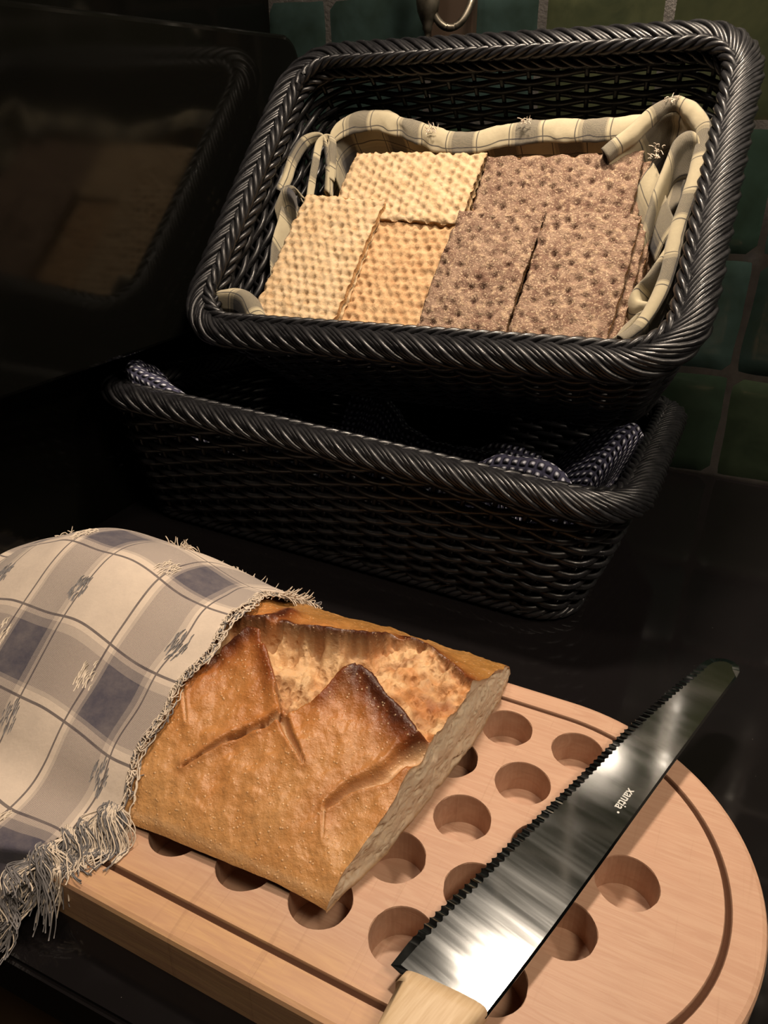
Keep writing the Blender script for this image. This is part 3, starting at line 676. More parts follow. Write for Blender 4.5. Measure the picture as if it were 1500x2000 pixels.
# ------------------------------------------------------------------ knife
def make_knife():
    KX = R(74.40) + TH; X = np.array([math.cos(KX), math.sin(KX), 0]); Y = np.array([-X[1], X[0], 0])
    org = np.array([.03633, .15306, .0335]); pitch = R(2.7)
    Mk = Matrix.Translation(Vector(org)) @ Matrix.Rotation(KX, 4, 'Z') @ Matrix.Rotation(-pitch, 4, 'Y')
    root = empty('bread_knife'); root.matrix_world = Mk
    tag(root, 'serrated bread knife with wide steel blade and pale wooden handle lying across the board', 'knife')
    def kid(name, me, mat):
        o = bpy.data.objects.new(name, me); COL.objects.link(o); me.materials.append(mat); o.parent = root; return o
    # blade outline
    spine = bez([(0.0000, 0.0012), (0.0355, 0.0004), (0.0873, 0.0004), (0.1408, 0.0006), (0.1893, 0.0006), (0.2271, 0.0004)], 60)
    tip = bez([(0.2334, 0.0010), (0.2381, 0.0042), (0.2386, 0.0106), (0.2331, 0.0171), (0.2256, 0.0194)], 22)
    ek = bez([(0.2256, 0.0194), (0.1876, 0.0246), (0.1528, 0.0283), (0.1067, 0.0314), (0.0661, 0.0349), (0.0424, 0.0367), (0.0191, 0.0389), (0.0032, 0.0391)], 400)
    d = np.r_[0, np.cumsum(np.hypot(*np.diff(ek, axis=0).T))]; per = .0034
    sc = np.abs(np.sin(math.pi * d / per)); fade = np.clip((d[-1] - d) / .008, 0, 1) * np.clip(d / .004, 0, 1)
    ek = ek.copy(); ek[:, 1] += (.0004 - .0012 * sc) * -1 * fade * -1
    heel = np.array([(-0.0079, 0.0385), (-0.0080, 0.0341), (-0.0075, 0.0316)])
    out = np.vstack([spine, tip, ek, heel])
    t = .0009; top = []; n = len(out)
    cy = np.interp(out[:, 0], [0, .25], [.019, .010])
    # bevel towards the edge: inner contour thick, outer contour thin
    inn = out.copy()
    for i in range(n):
        c = np.array([np.clip(out[i, 0], .006, .228), cy[i]]); w = c - out[i]; l = np.linalg.norm(w) + 1e-9
        k = min(.0009 if i < len(spine) else .0038, l * .9); inn[i] = out[i] + w / l * k
    bm = bmesh.new()
    def ring(P, z): return [bm.verts.new((p[0], p[1], z)) for p in P]
    def concave(P): return P
    a = ring(out, .0001); b = ring(inn, t); c = ring(inn, -t); e = ring(out, -.0001)
    for r1, r2 in ((a, b), (c, e), (e, a)):
        for i in range(n): bm.faces.new((r1[i], r1[(i + 1) % n], r2[(i + 1) % n], r2[i]))
    bm.faces.new(b); bm.faces.new(c[::-1]); bmesh.ops.recalc_face_normals(bm, faces=bm.faces)
    me = bpy.data.meshes.new('blade'); bm.to_mesh(me); bm.free(); kid('blade', me, ms.m)
    # heel notch (choil) rounded piece
    # handle: rounded slab swept along -x
    xs = [.0012, -.004, -.012, -.03, -.06, -.09, -.115, -.128, -.133]; V = []; n = 28
    for k, x in enumerate(xs):
        y0 = np.interp(x, [-.133, -.12, -.03, -.0186, .0012], [.008, .004, .003, .0022, .0014]); y1 = np.interp(x, [-.133, -.12, -.03, -.0236, -.0186, -.0066, .0012], [.024, .031, .0265, .0262, .0297, .0317, .0317])
        hz = np.interp(x, [-.133, -.128, -.012, -.002, .0012], [.003, .0075, .0082, .0078, .0070]); xx = x
        for q in range(n):
            th = 2 * math.pi * q / n; cx, sx = math.cos(th), math.sin(th)
            sgn = lambda w: (abs(w) ** .45) * (1 if w >= 0 else -1)
            yy = (y0 + y1) / 2 + (y1 - y0) / 2 * sgn(cx); zz = hz * sgn(sx) * .98
            # the ferrule end is cut along the line of the heel
            sl = (-.0078 - .0012) * ((yy - .0014) / .0303) if k < 2 else 0
            V.append((xx + sl, yy, zz))
    F = grid_faces(len(xs), n).tolist()
    F += [[k * n + n - 1, (k + 1) * n + n - 1, (k + 1) * n, k * n] for k in range(len(xs) - 1)]
    F += [list(range(n)), list(range((len(xs) - 1) * n, len(xs) * n))[::-1]]
    me = bpy.data.meshes.new('handle'); me.from_pydata(V, [], F)
    bm = bmesh.new(); bm.from_mesh(me); bmesh.ops.recalc_face_normals(bm, faces=bm.faces); bm.to_mesh(me); bm.free()
    me.polygons.foreach_set('use_smooth', [len(p.vertices) == 4 for p in me.polygons]); h = kid('handle', me, mh.m)
    # etched word near the spine
    cu = bpy.data.curves.new('etched_word', 'FONT'); cu.body = 'xantia'; cu.size = .0062; cu.extrude = .00002; cu.offset = .00006
    tmp = bpy.data.objects.new('tmp_word', cu); COL.objects.link(tmp); dg = bpy.context.evaluated_depsgraph_get(); dg.update()
    me = bpy.data.meshes.new_from_object(tmp.evaluated_get(dg)); bpy.data.objects.remove(tmp)
    xs_ = [v.co.x for v in me.vertices]; wdt = max(xs_) - min(xs_); k = .0135 / wdt
    for v in me.vertices: v.co.x = (v.co.x - min(xs_)) * k if False else v.co.x * k
    o = kid('etched_word', me, mlogo.m)
    o.matrix_basis = Matrix.Translation((.1226, .0098, t + .00006)) @ Matrix.Rotation(math.pi, 4, 'Z') @ Matrix.Diagonal((1, 1.0, 1, 1))
    bm = bmesh.new(); bmesh.ops.create_circle(bm, cap_ends=True, radius=.00055, segments=14); me = bpy.data.meshes.new('etched_dot'); bm.to_mesh(me); bm.free(); o = kid('etched_dot', me, mlogo.m); o.matrix_basis = Matrix.Translation((.1074, .0070, t + .0001))
make_knife()

# ------------------------------------------------------------------ woven baskets
def rr_unit(n, ra, rb):
    """rounded rectangle on [-1,1]^2, n samples roughly even once scaled"""
    pts = []
    for sx, sy, a0 in ((1, -1, -90), (1, 1, 0), (-1, 1, 90), (-1, -1, 180)):
        for k in range(13):
            a = R(a0 + 90 * k / 12); pts.append((sx * (1 - ra) + ra * math.cos(a), sy * (1 - rb) + rb * math.sin(a)))
    P = np.array(pts + [pts[0]]); return P
class Shell:
    def __init__(s, rim, base, rc, bulge=.003):
        s.rim = np.array(rim, float); s.base = np.array(base, float)  # corners (-,-),(+,-),(+,+),(-,+)
        L = np.linalg.norm(s.rim[1] - s.rim[0]); Wd = np.linalg.norm(s.rim[2] - s.rim[1])
        s.P = rr_unit(0, rc / (L / 2), rc / (Wd / 2)); Q = s.P * np.array([L / 2, Wd / 2])
        s.d = np.r_[0, np.cumsum(np.hypot(*np.diff(Q, axis=0).T))]; s.L = s.d[-1]; s.bulge = bulge
    def ab(s, t):
        x = (t % 1) * s.L; return np.stack([np.interp(x, s.d, s.P[:, 0]), np.interp(x, s.d, s.P[:, 1])], -1)
    def quad(s, ab, c):
        a = (ab[..., 0:1] + 1) / 2; b = (ab[..., 1:2] + 1) / 2
        return c[0] * (1 - a) * (1 - b) + c[1] * a * (1 - b) + c[2] * a * b + c[3] * (1 - a) * b
    def pt(s, t, h, out=0.0):
        t = np.asarray(t, float); ab = s.ab(t); p = s.quad(ab, s.rim) * h + s.quad(ab, s.base) * (1 - h)
        if True:
            e = 1e-3; q = s.quad(s.ab(t + e), s.rim) - s.quad(s.ab(t - e), s.rim); up = s.quad(ab, s.rim) - s.quad(ab, s.base)
            n = np.cross(q, up); n /= np.linalg.norm(n, axis=-1, keepdims=True)
            p = p + n * (np.asarray(out)[..., None] + s.bulge * np.sin(math.pi * h))
            s.n = n
        return p
def make_basket(shell, label, rows, N, group=None):
    root = empty('wicker_basket', tuple(shell.base.mean(0))); tag(root, label, 'basket')
    # side weave
    T = Tubes(); per = 6; n = N * per; t = np.arange(n) / n
    for r in range(rows):
        h = .03 + .93 * (r + .5) / rows
        amp = .0027 * np.sin(math.pi * (np.arange(n) / per + .5 + (r % 2)))
        hj = h + .0009 * np.sin(np.arange(n) * .21 + r * 2.1) / .1
        T.add(shell.pt(t, h, amp), .0027, 6, True)
    T.build('woven_side', mw.m, root)
    T = Tubes()
    for k in range(N):
        hs = np.linspace(.0, 1.0, 6); T.add(np.array([shell.pt(np.array(k / N), h_, np.array(0.0)) for h_ in hs]), .0019, 6)
    T.build('stakes', mw.m, root)
    # rim: rope of many slanting strands with an inner braid
    def rope(h, outo, up, K, ao, au, turns_len, sr, seed, name=None, flat=None, bump=0):
        n = 620; t = np.arange(n) / n; c = shell.pt(t, h, np.full(n, outo)); nrm = shell.n.copy()
        tg = np.roll(c, -1, 0) - np.roll(c, 1, 0); tg /= np.linalg.norm(tg, axis=1)[:, None]; upv = np.cross(nrm, tg); upv /= np.linalg.norm(upv, axis=1)[:, None]
        if upv[0] @ (shell.rim.mean(0) - shell.base.mean(0)) < 0: upv = -upv
        turns = max(1, round(shell.L / abs(turns_len))) * (1 if turns_len > 0 else -1)
        for k in range(K):
            g = k // 3 if bump else k; q = (k % 3) if bump else 0; G = K // 3 if bump else K
            ph = 2 * math.pi * (g / G + turns * t) + q * .36 * (5 / G); w = 1 + bump * ((q - 1) * .75) * np.ones(n) + bump * .35 * np.sin(2 * ph)
            T.add(c + nrm * (ao * w * np.cos(ph))[:, None] + upv * (up + au * w * np.sin(ph))[:, None], sr, 6, True)
    T = Tubes(); rope(1.0, .0020, .0010, 18, .0088, .0078, -.085, .00205, 1, bump=.11); T.build('rim', mw.m, root)
    T = Tubes(); rope(.985, -.0085, .0035, 4, .0030, .0032, .040, .0023, 2); rope(.955, -.0070, -.003, 3, .0026, .0028, -.034, .0021, 4); T.build('inner_braid', mw.m, root)
    T = Tubes(); rope(.02, .0008, 0, 5, .0036, .0034, .045, .0021, 3); T.build('base_braid', mw.m, root)
    # woven base
    T = Tubes(); m = 24
    for k in range(m):
        b = -.94 + 1.88 * k / (m - 1); a = np.linspace(-.97, .97, 60); P = shell.quad(np.stack([a, np.full(60, b)], -1), shell.base)
        up = (shell.rim.mean(0) - shell.base.mean(0)); up /= np.linalg.norm(up)
        P = P + up * (.0035 + .0016 * np.sin(math.pi * np.arange(60) / 2.5 + k * math.pi))[:, None]
        T.add(P, .0024, 5)
    for k in range(14):
        a = -.93 + 1.86 * k / 13; b = np.linspace(-.95, .95, 20); P = shell.quad(np.stack([np.full(20, a), b], -1), shell.base) + up * .0035
        T.add(P, .0019, 5)
    V = shell.quad(shell.P[:-1] * .985, shell.base) + up * .0018; 
    T.V.append(V); T.F.append([[T.n + i for i in range(len(V))]]); T.n += len(V)
    T.build('woven_base', mw.m, root)
    return root
# lower basket, standing on the counter along the tiled wall
LR = [(-.2235, .5760, .1185), (.1430, .4010, .1000), (.2490, .6230, .0860), (-.1165, .7930, .0830)]
LB = [(-.2050, .5985, .0045), (.1230, .4270, .0045), (.2080, .6050, .0045), (-.1200, .7650, .0045)]
lowb = Shell(LR, LB, .034)
make_basket(lowb, 'lower black wicker basket standing on the counter, lined with a dark waffle cloth', 17, 58)
# upper basket, tipped towards the camera
def eulm(y, t, r):
    return (Matrix.Rotation(y, 3, 'Z') @ Matrix.Rotation(t, 3, 'X') @ Matrix.Rotation(r, 3, 'Y'))
EU = np.array(eulm(-.43, .7588, -.0525)); CU = np.array([.048, .5851, .2631])
def ub(x, y, z): return CU + EU @ np.array([x, y, z])
def ubg(P): return CU + np.asarray(P) @ EU.T
UL, UW, UD = .350, .2565, .100
tw = -.0044
UR = [ub(-UL / 2 * (1 + .0155), -UW / 2, -tw * -1), ub(UL / 2 * (1 + .0155), -UW / 2, -tw), ub(UL / 2 * (1 - .0155), UW / 2, tw), ub(-UL / 2 * (1 - .0155), UW / 2, -tw)]
UB = [ub(-UL / 2 + .024, -UW / 2 + .014, -UD), ub(UL / 2 - .024, -UW / 2 + .014, -UD), ub(UL / 2 - .024, UW / 2 - .030, -UD), ub(-UL / 2 + .024, UW / 2 - .030, -UD)]
upb = Shell(UR, UB, .036)
make_basket(upb, 'upper black wicker basket tipped forward on top, filled with crispbreads', 17, 50)

# ------------------------------------------------------------------ cloth strips lofted between two edge lines
class Cloth:
    def __init__(s): s.V = []; s.F = []; s.UV = []; s.n = 0
    def loft(s, lines, n=120, m=10, wob=.0008, seed=0, uv0=(0, 0), close=False):
        L = [bez(l, n) for l in lines]; L = np.stack(L, 1)                # n x k x 3
        rows = np.stack([bez(L[i], m * (len(lines) - 1) + 1) for i in range(n)])
        k = rows.shape[1]; d0 = np.r_[0, np.cumsum(np.linalg.norm(np.diff(rows[:, k // 2], axis=0), axis=1))]
        d1 = np.r_[0, np.cumsum(np.linalg.norm(np.diff(rows.mean(0) * 0 + rows[n // 2], axis=0), axis=1))]
        A, B = np.meshgrid(d0, d1, indexing='ij'); rows = rows + (wob * (fbm(A * 90, B * 90, seed, 2) - .5) * 2)[..., None] * np.array([.5, .5, .7])
        s.V.append(rows.reshape(-1, 3)); s.F.append(grid_faces(n, k, s.n)); s.UV.append(np.stack([A.ravel() + uv0[0], B.ravel() + uv0[1]], 1)); s.n += n * k
    def hem(s, P, r, seed=0, flat=.5):
        pass
    def build(s, name, mat, parent=None, thick=.0011):
        o = np_mesh(name, np.concatenate(s.V), np.concatenate(s.F), mat, parent, True, None, np.concatenate(s.UV))
        m = o.modifiers.new('thick', 'SOLIDIFY'); m.thickness = thick; m.offset = 0
        return o
# napkin in the upper basket, in the tipped frame of the basket
def L3(pts, dx=0, dy=0, z=None, dz=0): return [ub(p[0] + dx, p[1] + dy, (p[2] if z is None else z) + dz) for p in pts]
def make_napkin():
    root = empty('basket_napkin', tuple(ub(0, 0, -.07))); tag(root, 'cream and dark plaid napkin lining the upper basket around the crispbreads', 'napkin')
    c = Cloth()
    # bed under the stacks
    xs = np.linspace(-.150, .150, 12)
    c.loft([[ub(x, y, -.066 + .012 * max(0, (abs(y) - .07) / .03) ** 1 + .010 * max(0, (abs(x) - .12) / .03)) for x in xs] for y in (-.096, -.075, -.04, 0, .04, .065, .082)], 60, 4, .001, 1)
    # back hem, folded over
    top = [(-.1347, .060, -.025), (-.1373, .0785, -.022), (-.1278, .0928, -.022), (-.1002, .0964, -.022), (-.0696, .0885, -.025), (-.0391, .078, -.026), (-.0091, .0760, -.026), (.0175, .0815, -.025), (.056, .0825, -.025), (.0927, .0827, -.025), (.110, .0835, -.025)]
    c.loft([L3(top, 0, .004, None, -.022), L3(top, 0, .004, None, -.004), L3(top), L3(top, 0, -.006, None, -.001), L3(top, .001, -.0135, None, -.006)], 150, 5, .0026, 2, (0, .01))
    c.loft([L3(top, .002, -.008, None, -.008), L3(top, .004, -.013, None, -.022), L3(top, .004, -.016, None, -.044)], 120, 6, .002, 3, (.02, .035))
    # left: loops of hem and a strip hanging down the side
    c.loft([L3([(-.1441, -.0734, -.040), (-.156, -.0349, -.030), (-.158, -.005, -.026), (-.160, .012, -.024)]), L3([(-.139, -.080, -.052), (-.147, -.045, -.050), (-.146, -.010, -.046), (-.146, .012, -.040)]), L3([(-.13, -.085, -.066), (-.136, -.05, -.064), (-.136, -.01, -.062), (-.138, .012, -.060)])], 60, 6, .001, 5, (.012, .03))
    hemL = [(-.147, .018, -.030), (-.1545, .022, -.022), (-.166, .018, -.022), (-.167, .035, -.022), (-.168, .055, -.022), (-.163, .070, -.021), (-.152, .077, -.021), (-.142, .070, -.023), (-.136, .052, -.030), (-.133, .030, -.038)]
    c.loft([L3(hemL, 0, 0, None, -.010), L3(hemL, -.001, 0, None, 0), L3(hemL, .0035, -.002, None, .001), L3(hemL, .006, -.004, None, -.005)], 110, 4, .0022, 6, (.03, 0))
    hl2 = [(-.139, -.002, -.040), (-.142, .020, -.030), (-.144, .045, -.024), (-.146, .066, -.021), (-.139, .074, -.022), (-.134, .062, -.026), (-.131, .040, -.034)]
    c.loft([L3(hl2, -.003, 0, None, -.006), L3(hl2, 0, 0, None, .001), L3(hl2, .004, 0, None, -.003)], 90, 5, .001, 7, (.05, .01))
    lp = [(-.166, .006, -.026), (-.158, .018, -.019), (-.147, .012, -.021), (-.143, -.002, -.032)]
    c.loft([L3(lp, 0, .0, None, 0), L3(lp, .002, -.006, None, .001), L3(lp, .003, -.012, None, -.008), L3(lp, .003, -.020, None, -.020)], 50, 4, .001, 8, (.07, 0))
    # bit of hem lying on the near left corner
    bl = [(-.166, -.0935, -.006), (-.152, -.0925, -.004), (-.141, -.0945, -.006), (-.134, -.103, -.012), (-.128, -.113, -.020)]
    c.loft([L3(bl, -.008, -.012, None, -.012), L3(bl, -.003, -.004, None, .0005), L3(bl, .002, .002, None, -.001), L3(bl, .004, .003, None, -.008)], 60, 4, .0006, 9, (.02, 0))
    # right: long hem following the rim, with inner folds
    hemR = [(.0896, .0571, -.024), (.1058, .0720, -.020), (.1181, .0850, -.016), (.132, .0910, -.014), (.1460, .0850, -.015), (.1568, .0705, -.016), (.1595, .052, -.018), (.1600, .0333, -.018), (.1590, .0133, -.018), (.1567, -.0078, -.02), (.1570, -.0267, -.020), (.1568, -.0499, -.020), (.1540, -.0695, -.020), (.148, -.0850, -.022), (.138, -.0965, -.024)]
    n_ = len(hemR); inn = []
    for k in range(n_):
        a = np.array(hemR[max(k - 1, 0)][:2]); b = np.array(hemR[min(k + 1, n_ - 1)][:2]); d = b - a; d /= np.linalg.norm(d); inn.append(np.array([d[1], -d[0]]))
    def off(k_, dz): return [ub(p[0] + w[0] * k_, p[1] + w[1] * k_, p[2] + dz) for p, w in zip(hemR, inn)]
    c.loft([off(-.001, -.018), off(-.001, -.003), off(.001, 0), off(.0045, -.0004), off(.0075, -.003), off(.0078, -.008)], 200, 3, .0024, 10, (0, .0))
    c.loft([off(.0065, -.006), off(.011, -.022), off(.015, -.038), off(.020, -.056)], 160, 6, .004, 11, (.01, .02))
    a2 = [(.1290, -.004, -.040), (.1310, .0200, -.030), (.1353, .0433, -.024), (.1385, .0575, -.020), (.1458, .0620, -.018), (.1520, .0585, -.019), (.1550, .0463, -.022), (.1535, .0178, -.028), (.1500, -.0037, -.034)]
    c.loft([L3(a2, 0, .001, None, -.006), L3(a2, 0, 0, None, .001), L3(a2, .002, -.005, None, .0), L3(a2, .003, -.010, None, -.007), L3(a2, .002, -.022, None, -.018)], 120, 4, .0022, 12, (.03, .01))
    a3 = [(.1563, -.0067, -.026), (.1500, -.028, -.026), (.1430, -.045, -.028), (.1374, -.0516, -.032), (.1400, -.0600, -.034), (.150, -.064, -.030), (.1561, -.0628, -.030)]
    c.loft([L3(a3, .006, 0, None, -.012), L3(a3, 0, 0, None, .001), L3(a3, -.004, -.003, None, -.001), L3(a3, -.006, -.008, None, -.010)], 90, 4, .0022, 13, (.06, .02))
    a4 = [(.126, .050, -.030), (.134, .035, -.034), (.143, .018, -.038), (.150, .006, -.040)]
    c.loft([L3(a4, 0, 0, None, 0), L3(a4, -.006, -.010, None, -.004), L3(a4, -.010, -.022, None, -.012)], 50, 6, .001, 14, (.01, .03))
    a5 = [(.150, -.068, -.026), (.143, -.074, -.026), (.138, -.083, -.028), (.128, -.094, -.030)]
    c.loft([L3(a5, .004, .004, None, -.008), L3(a5, 0, 0, None, 0), L3(a5, -.006, -.004, None, -.004), L3(a5, -.012, -.004, None, -.014)], 50, 5, .001, 15, (.05, .05))
    c.build('napkin_cloth', mnap, root)
    t = Tubes(); rg = random.Random(9)
    for (x, y, z, k) in ((.127, .052, -.026, 16), (.128, .058, -.026, 10), (-.045, .0765, -.022, 18), (.03, .080, -.020, 16), (.130, .086, -.012, 12)):
        for _ in range(k):
            p = ub(x + rg.uniform(-.004, .004), y + rg.uniform(-.003, .003), z); d = EU @ np.array([rg.uniform(-1, .4), rg.uniform(-.6, .6), rg.uniform(0, .7)]); d /= np.linalg.norm(d); L = rg.uniform(.002, .005)
            t.add(np.array([p, p + d * L * .5 + np.array([0, 0, .0004]), p + d * L]), .0003, 4)
    o = t.build('woven_tufts', mthr2, root); o['kind'] = 'stuff'
make_napkin()
# waffle cloth in the lower basket
def lowp(a, b, z): 
    p = lowb.quad(np.array([[a, b]]), lowb.rim)[0].copy(); q = lowb.quad(np.array([[a, b]]), lowb.base)[0]
    h = z / p[2]; r = q * (1 - h) + p * h; r[2] = z; return r
def make_waffle():
    root = empty('waffle_cloth', tuple(lowp(0, 0, .02))); tag(root, 'dark blue and white waffle cloth crumpled inside the lower basket', 'cloth')
    c = Cloth(); A = np.linspace(-.93, .93, 26)
    c.loft([[lowp(a, b, .012 + .006 * math.sin(a * 9 + b * 5) + (.02 if abs(b) > .8 else 0)) for a in A] for b in (-.9, -.6, -.3, 0, .3, .6, .88)], 80, 5, .004, 31)
    # front lining
    c.loft([[lowp(a, -.86, .014) for a in A], [lowp(a, -.925, .045) for a in A], [lowp(a, -.925, .078 + .006 * math.sin(a * 7)) for a in A], [lowp(a, -.88, .070 + .006 * math.sin(a * 7)) for a in A]], 120, 6, .0015, 32)
    # back fold, humped as in a pushed-in towel
    top = [(-.30, .30, .088), (-.22, .28, .088), (-.14, .18, .092), (-.05, .08, .090), (.05, -.02, .080), (.2, -.10, .076), (.33, -.18, .079), (.45, -.26, .083), (.56, -.36, .084), (.64, -.50, .074), (.70, -.62, .062)]
    c.loft([[lowp(a, b + .35, .03) for a, b, z in top], [lowp(a, b + .16, z - .012) for a, b, z in top], [lowp(a, b, z) for a, b, z in top], [lowp(a, b - .06, z - .004) for a, b, z in top], [lowp(a - .01, b - .14, z - .026) for a, b, z in top], [lowp(a - .02, b - .2, .03) for a, b, z in top]], 160, 6, .003, 33)
    # corner fold at the right
    f = [(.66, -.30, .075), (.72, -.14, .092), (.80, .02, .104), (.88, .14, .106), (.93, .10, .100), (.94, -.15, .095), (.93, -.40, .092), (.90, -.60, .085)]
    c.loft([[lowp(a, b, z) for a, b, z in f], [lowp(a - .03, b - .10, z - .010) for a, b, z in f], [lowp(a - .06, b - .22, z - .035) for a, b, z in f], [lowp(a - .10, b - .25, .02) for a, b, z in f]], 90, 7, .003, 34)
    # edges flipped over the rim in front and at the far left
    g = [(.46, -.90, .096), (.55, -.90, .113), (.64, -.89, .1165), (.73, -.89, .115), (.81, -.90, .104)]
    c.loft([[lowp(a, b - .02, z - .006) for a, b, z in g], [lowp(a, b, z) for a, b, z in g], [lowp(a, b + .06, z) for a, b, z in g], [lowp(a, b + .10, z - .02) for a, b, z in g]], 60, 6, .0015, 35)
    g = [(-.93, -.60, .118), (-.93, -.74, .134), (-.90, -.84, .137), (-.84, -.88, .133), (-.77, -.89, .129), (-.69, -.90, .121), (-.61, -.90, .110)]
    c.loft([[lowp(a, b - .03, z - .010) for a, b, z in g], [lowp(a, b, z) for a, b, z in g], [lowp(a + .03, b + .06, z - .002) for a, b, z in g], [lowp(a + .05, b + .12, z - .024) for a, b, z in g]], 80, 6, .002, 36)
    c.build('folded_cloth', mwaf, root, .0016)
make_waffle()

# ------------------------------------------------------------------ crispbreads
def crisp_mesh(name, w, l, th, kind, seed):
    st = .0009; nx = int(w / st); ny = int(l / st); x = np.linspace(-w / 2, w / 2, nx); y = np.linspace(-l / 2, l / 2, ny); X, Y = np.meshgrid(x, y, indexing='ij')
    if kind == 'rye': px, jit = .0118, .0030
    else: px, jit = .0081, .0010
    py = px * .866; pit = np.zeros_like(X); rg = random.Random(seed)
    for r in range(-2, int(l / py) + 3):
        for k in range(-2, int(w / px) + 3):
            cx = -w / 2 + (k + (.5 if r % 2 else 0)) * px + rg.uniform(-jit, jit); cy = -l / 2 + r * py + rg.uniform(-jit, jit)
            sg = (.0021 if kind == 'rye' else .0025) * rg.uniform(.8, 1.2); am = rg.uniform(.55, 1.1)
            m = (np.abs(X - cx) < .009) & (np.abs(Y - cy) < .009); q = am * np.exp(-((X[m] - cx) ** 2 + (Y[m] - cy) ** 2) / (sg * sg)); pit[m] = np.maximum(pit[m], q)
    n1 = fbm((X + seed) * 130, (Y + seed) * 130, seed, 3); n2 = fbm((X + seed) * 480, (Y + seed) * 480, seed + 5, 3)
    if kind == 'rye': Z = -pit * .0030 + (n1 - .5) * .0022 + (n2 - .5) * .0010
    else: Z = -pit * .0028 + (n1 - .5) * .0022 + (n2 - .5) * .0014
    e = np.minimum(np.minimum(X + w / 2, w / 2 - X), np.minimum(Y + l / 2, l / 2 - Y)); Z -= .0014 * np.exp(-(e / .0015) ** 2)
    wx = 1 + (.0004 / w * 2) * (np.cos(Y / py * math.pi)) * (np.abs(X) > w / 2 - .004); wy = 1 + (.0004 / l * 2) * np.cos(X / px * 2 * math.pi) * (np.abs(Y) > l / 2 - .004)
    Xw = X * wx + .0006 * np.sin(Y * 60 + seed); Yw = Y * wy + .0006 * np.sin(X * 70 + seed)
    if kind == 'wheat': a, b, d = np.array([.58, .44, .28]), np.array([.50, .35, .20]), np.array([.32, .19, .09])
    elif kind == 'malt': a, b, d = np.array([.56, .38, .21]), np.array([.46, .28, .14]), np.array([.24, .11, .045])
    else: a, b, d = np.array([.26, .170, .120]), np.array([.155, .092, .064]), np.array([.050, .020, .015])
    C = mixc(np.broadcast_to(a, X.shape + (3,)), b, np.clip((n1 - .3) * 1.8, 0, 1)); C = mixc(C, d, np.clip(pit ** 1.6 * (.42 if kind != 'rye' else .95) , 0, 1))
    if kind == 'rye': C = mixc(C, np.array([.40, .28, .18]), np.clip((n2 - .57) * 6, 0, 1) * .9 * (1 - pit)); C = mixc(C, np.array([.10, .045, .03]), np.clip((fbm((X + seed) * 220, (Y + seed) * 220, seed + 9, 3) - .50) * 5, 0, 1) * .55)
    else: C = mixc(C, d * 1.3, np.clip((n2 - .60) * 5, 0, 1) * .5)
    V = np.stack([Xw, Yw, Z], -1).reshape(-1, 3); F = grid_faces(nx, ny).tolist(); n = len(V)
    # sides, layered and ragged, and underside
    idx = [i * ny for i in range(nx)] + [(nx - 1) * ny + j for j in range(1, ny)] + [i * ny + ny - 1 for i in range(nx - 2, -1, -1)] + [j for j in range(ny - 2, 0, -1)]
    per = V[idx]; K = len(idx); rings = [np.array(idx)]; VV_ = [V]; CC = [C.reshape(-1, 3)]; o = n
    for q, zz in enumerate((-.0018, -.0032, -.0048, -th)):
        p = per.copy(); p[:, 2] = zz + (per[:, 2] * .3); k_ = 1 - (.0005 * (q % 2) + .0003) / (w / 2); p[:, :2] *= k_; p[:, :2] += rng.uniform(-.0002, .0002, (K, 2)); VV_.append(p)
        sidec = (np.array([.44, .25, .11]) if kind != 'rye' else np.array([.30, .155, .065])) * rng.uniform(.6, 1.15, (K, 1)); CC.append(sidec); rings.append(np.arange(K) + o); o += K
    for r1, r2 in zip(rings[:-1], rings[1:]):
        for i in range(K): j = (i + 1) % K; F.append([int(r1[j]), int(r1[i]), int(r2[i]), int(r2[j])])
    F.append([int(k) for k in rings[-1]][::-1][::-1])
    me = bpy.data.meshes.new(name); me.from_pydata(np.concatenate(VV_).tolist(), [], F); me.polygons.foreach_set('use_smooth', [True] * len(me.polygons))
    at = me.color_attributes.new('Col', 'FLOAT_COLOR', 'POINT'); c4 = np.ones((o, 4), np.float32); c4[:, :3] = np.concatenate(CC); at.data.foreach_set('color', c4.ravel())
    me.materials.append({'wheat': mwheat, 'malt': mtan, 'rye': mrye}[kind]); me.update(); return me
MU = Matrix([list(EU[i]) + [CU[i]] for i in range(3)] + [[0, 0, 0, 1]])
def place(me, name, x, y, z, deg, label, group=None):
    o = bpy.data.objects.new(name, me); COL.objects.link(o)
    o.matrix_world = MU @ Matrix.Translation((x, y, z)) @ Matrix.Rotation(R(deg), 4, 'Z'); tag(o, label, 'crispbread', group); return o
TC = .0078
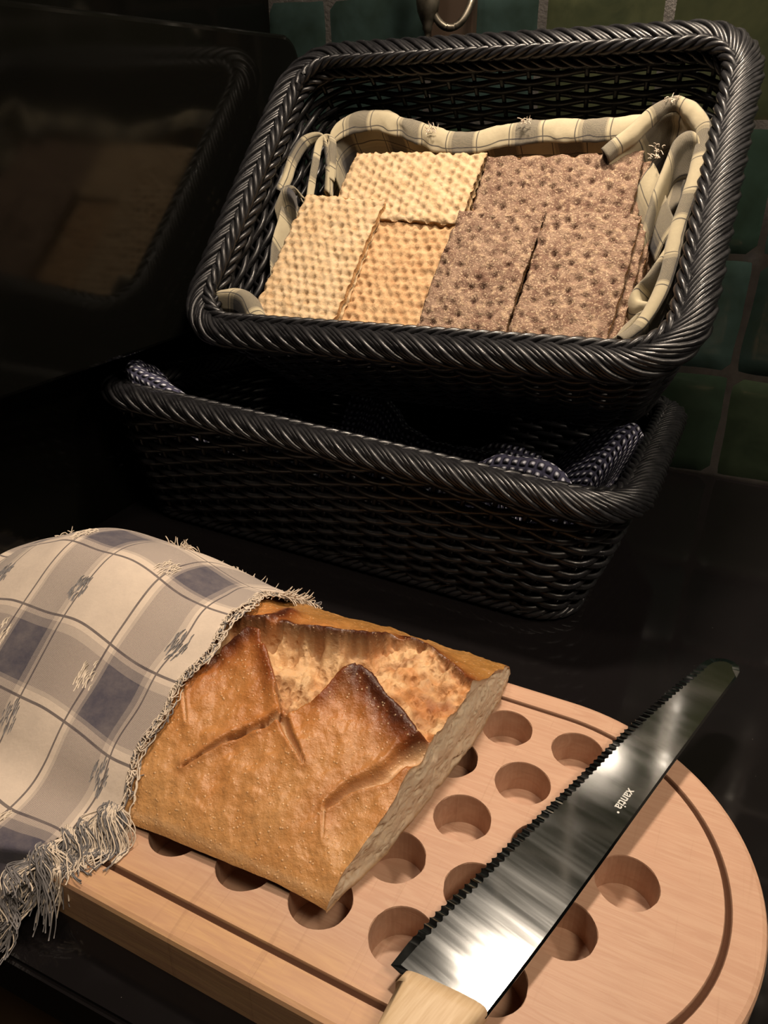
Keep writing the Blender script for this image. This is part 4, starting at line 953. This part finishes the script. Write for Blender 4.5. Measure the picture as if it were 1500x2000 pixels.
wh = crisp_mesh('wheat_crispbread', .0735, .120, .0066, 'wheat', 3); wh2 = crisp_mesh('wheat_crispbread_b', .0665, .114, .0066, 'wheat', 8); ma = crisp_mesh('malt_crispbread', .073, .118, .0066, 'malt', 5)
ry = crisp_mesh('rye_crispbread', .0655, .118, .0068, 'rye', 11); ry2 = crisp_mesh('rye_crispbread_b', .0655, .118, .0068, 'rye', 14); ry3 = crisp_mesh('rye_crispbread_c', .066, .116, .0068, 'rye', 17)
place(wh, 'crispbread', -.1065, -.0450, -.0240, -3, 'pale upright crispbread at the front left of the upper basket')
place(wh2, 'crispbread', -.0575, .0315, -.0305, 88.5, 'pale crispbread lying crosswise at the back left of the upper basket')
place(ma, 'crispbread', -.0400, -.0570, -.0345, -1, 'tan crispbread between the pale upright one and the brown ones')
place(ry, 'crispbread', .0270, -.0545, -.0270, -1.5, 'dark rye crispbread in front, left one of the two upright ones')
place(ry2, 'crispbread', .0945, -.0545, -.0262, -1, 'dark rye crispbread in front, right one of the two upright ones')
place(ry3, 'crispbread', .0600, .0290, -.0330, 91.5, 'dark rye crispbread lying crosswise at the back right')
g1 = 'crispbreads stacked below the top layer'
piles = ['pale crispbread {} in the front left pile', 'pale crispbread {} in the crosswise back left pile', 'tan crispbread {} in the middle pile', 'dark rye crispbread {} in the left upright rye pile', 'dark rye crispbread {} in the right upright rye pile', 'dark rye crispbread {} in the crosswise back right pile']
nth = ['second from the top', 'third from the top', 'fourth from the top', 'fifth from the top', 'lowest']
for k, (me, x, y, z, d) in enumerate(((wh, -.106, -.046, -.0240, -2), (wh2, -.058, .031, -.0305, 89), (ma, -.041, -.056, -.0345, 0), (ry, .0275, -.056, -.0270, 0), (ry2, .0985, -.055, -.0262, .5), (ry3, .063, .029, -.0330, 90))):
    lv = 0
    while z - TC * (lv + 2) > -.068 and lv < 5:
        lv += 1; r_ = random.Random(k * 10 + lv)
        place(me, 'crispbread', x + r_.uniform(-.0015, .0015) + (.0015 * lv if k in (4, 5) else 0), y + r_.uniform(-.0015, .0015), z - TC * lv, d + r_.uniform(-1.2, 1.2), piles[k].format(nth[lv - 1]), g1)
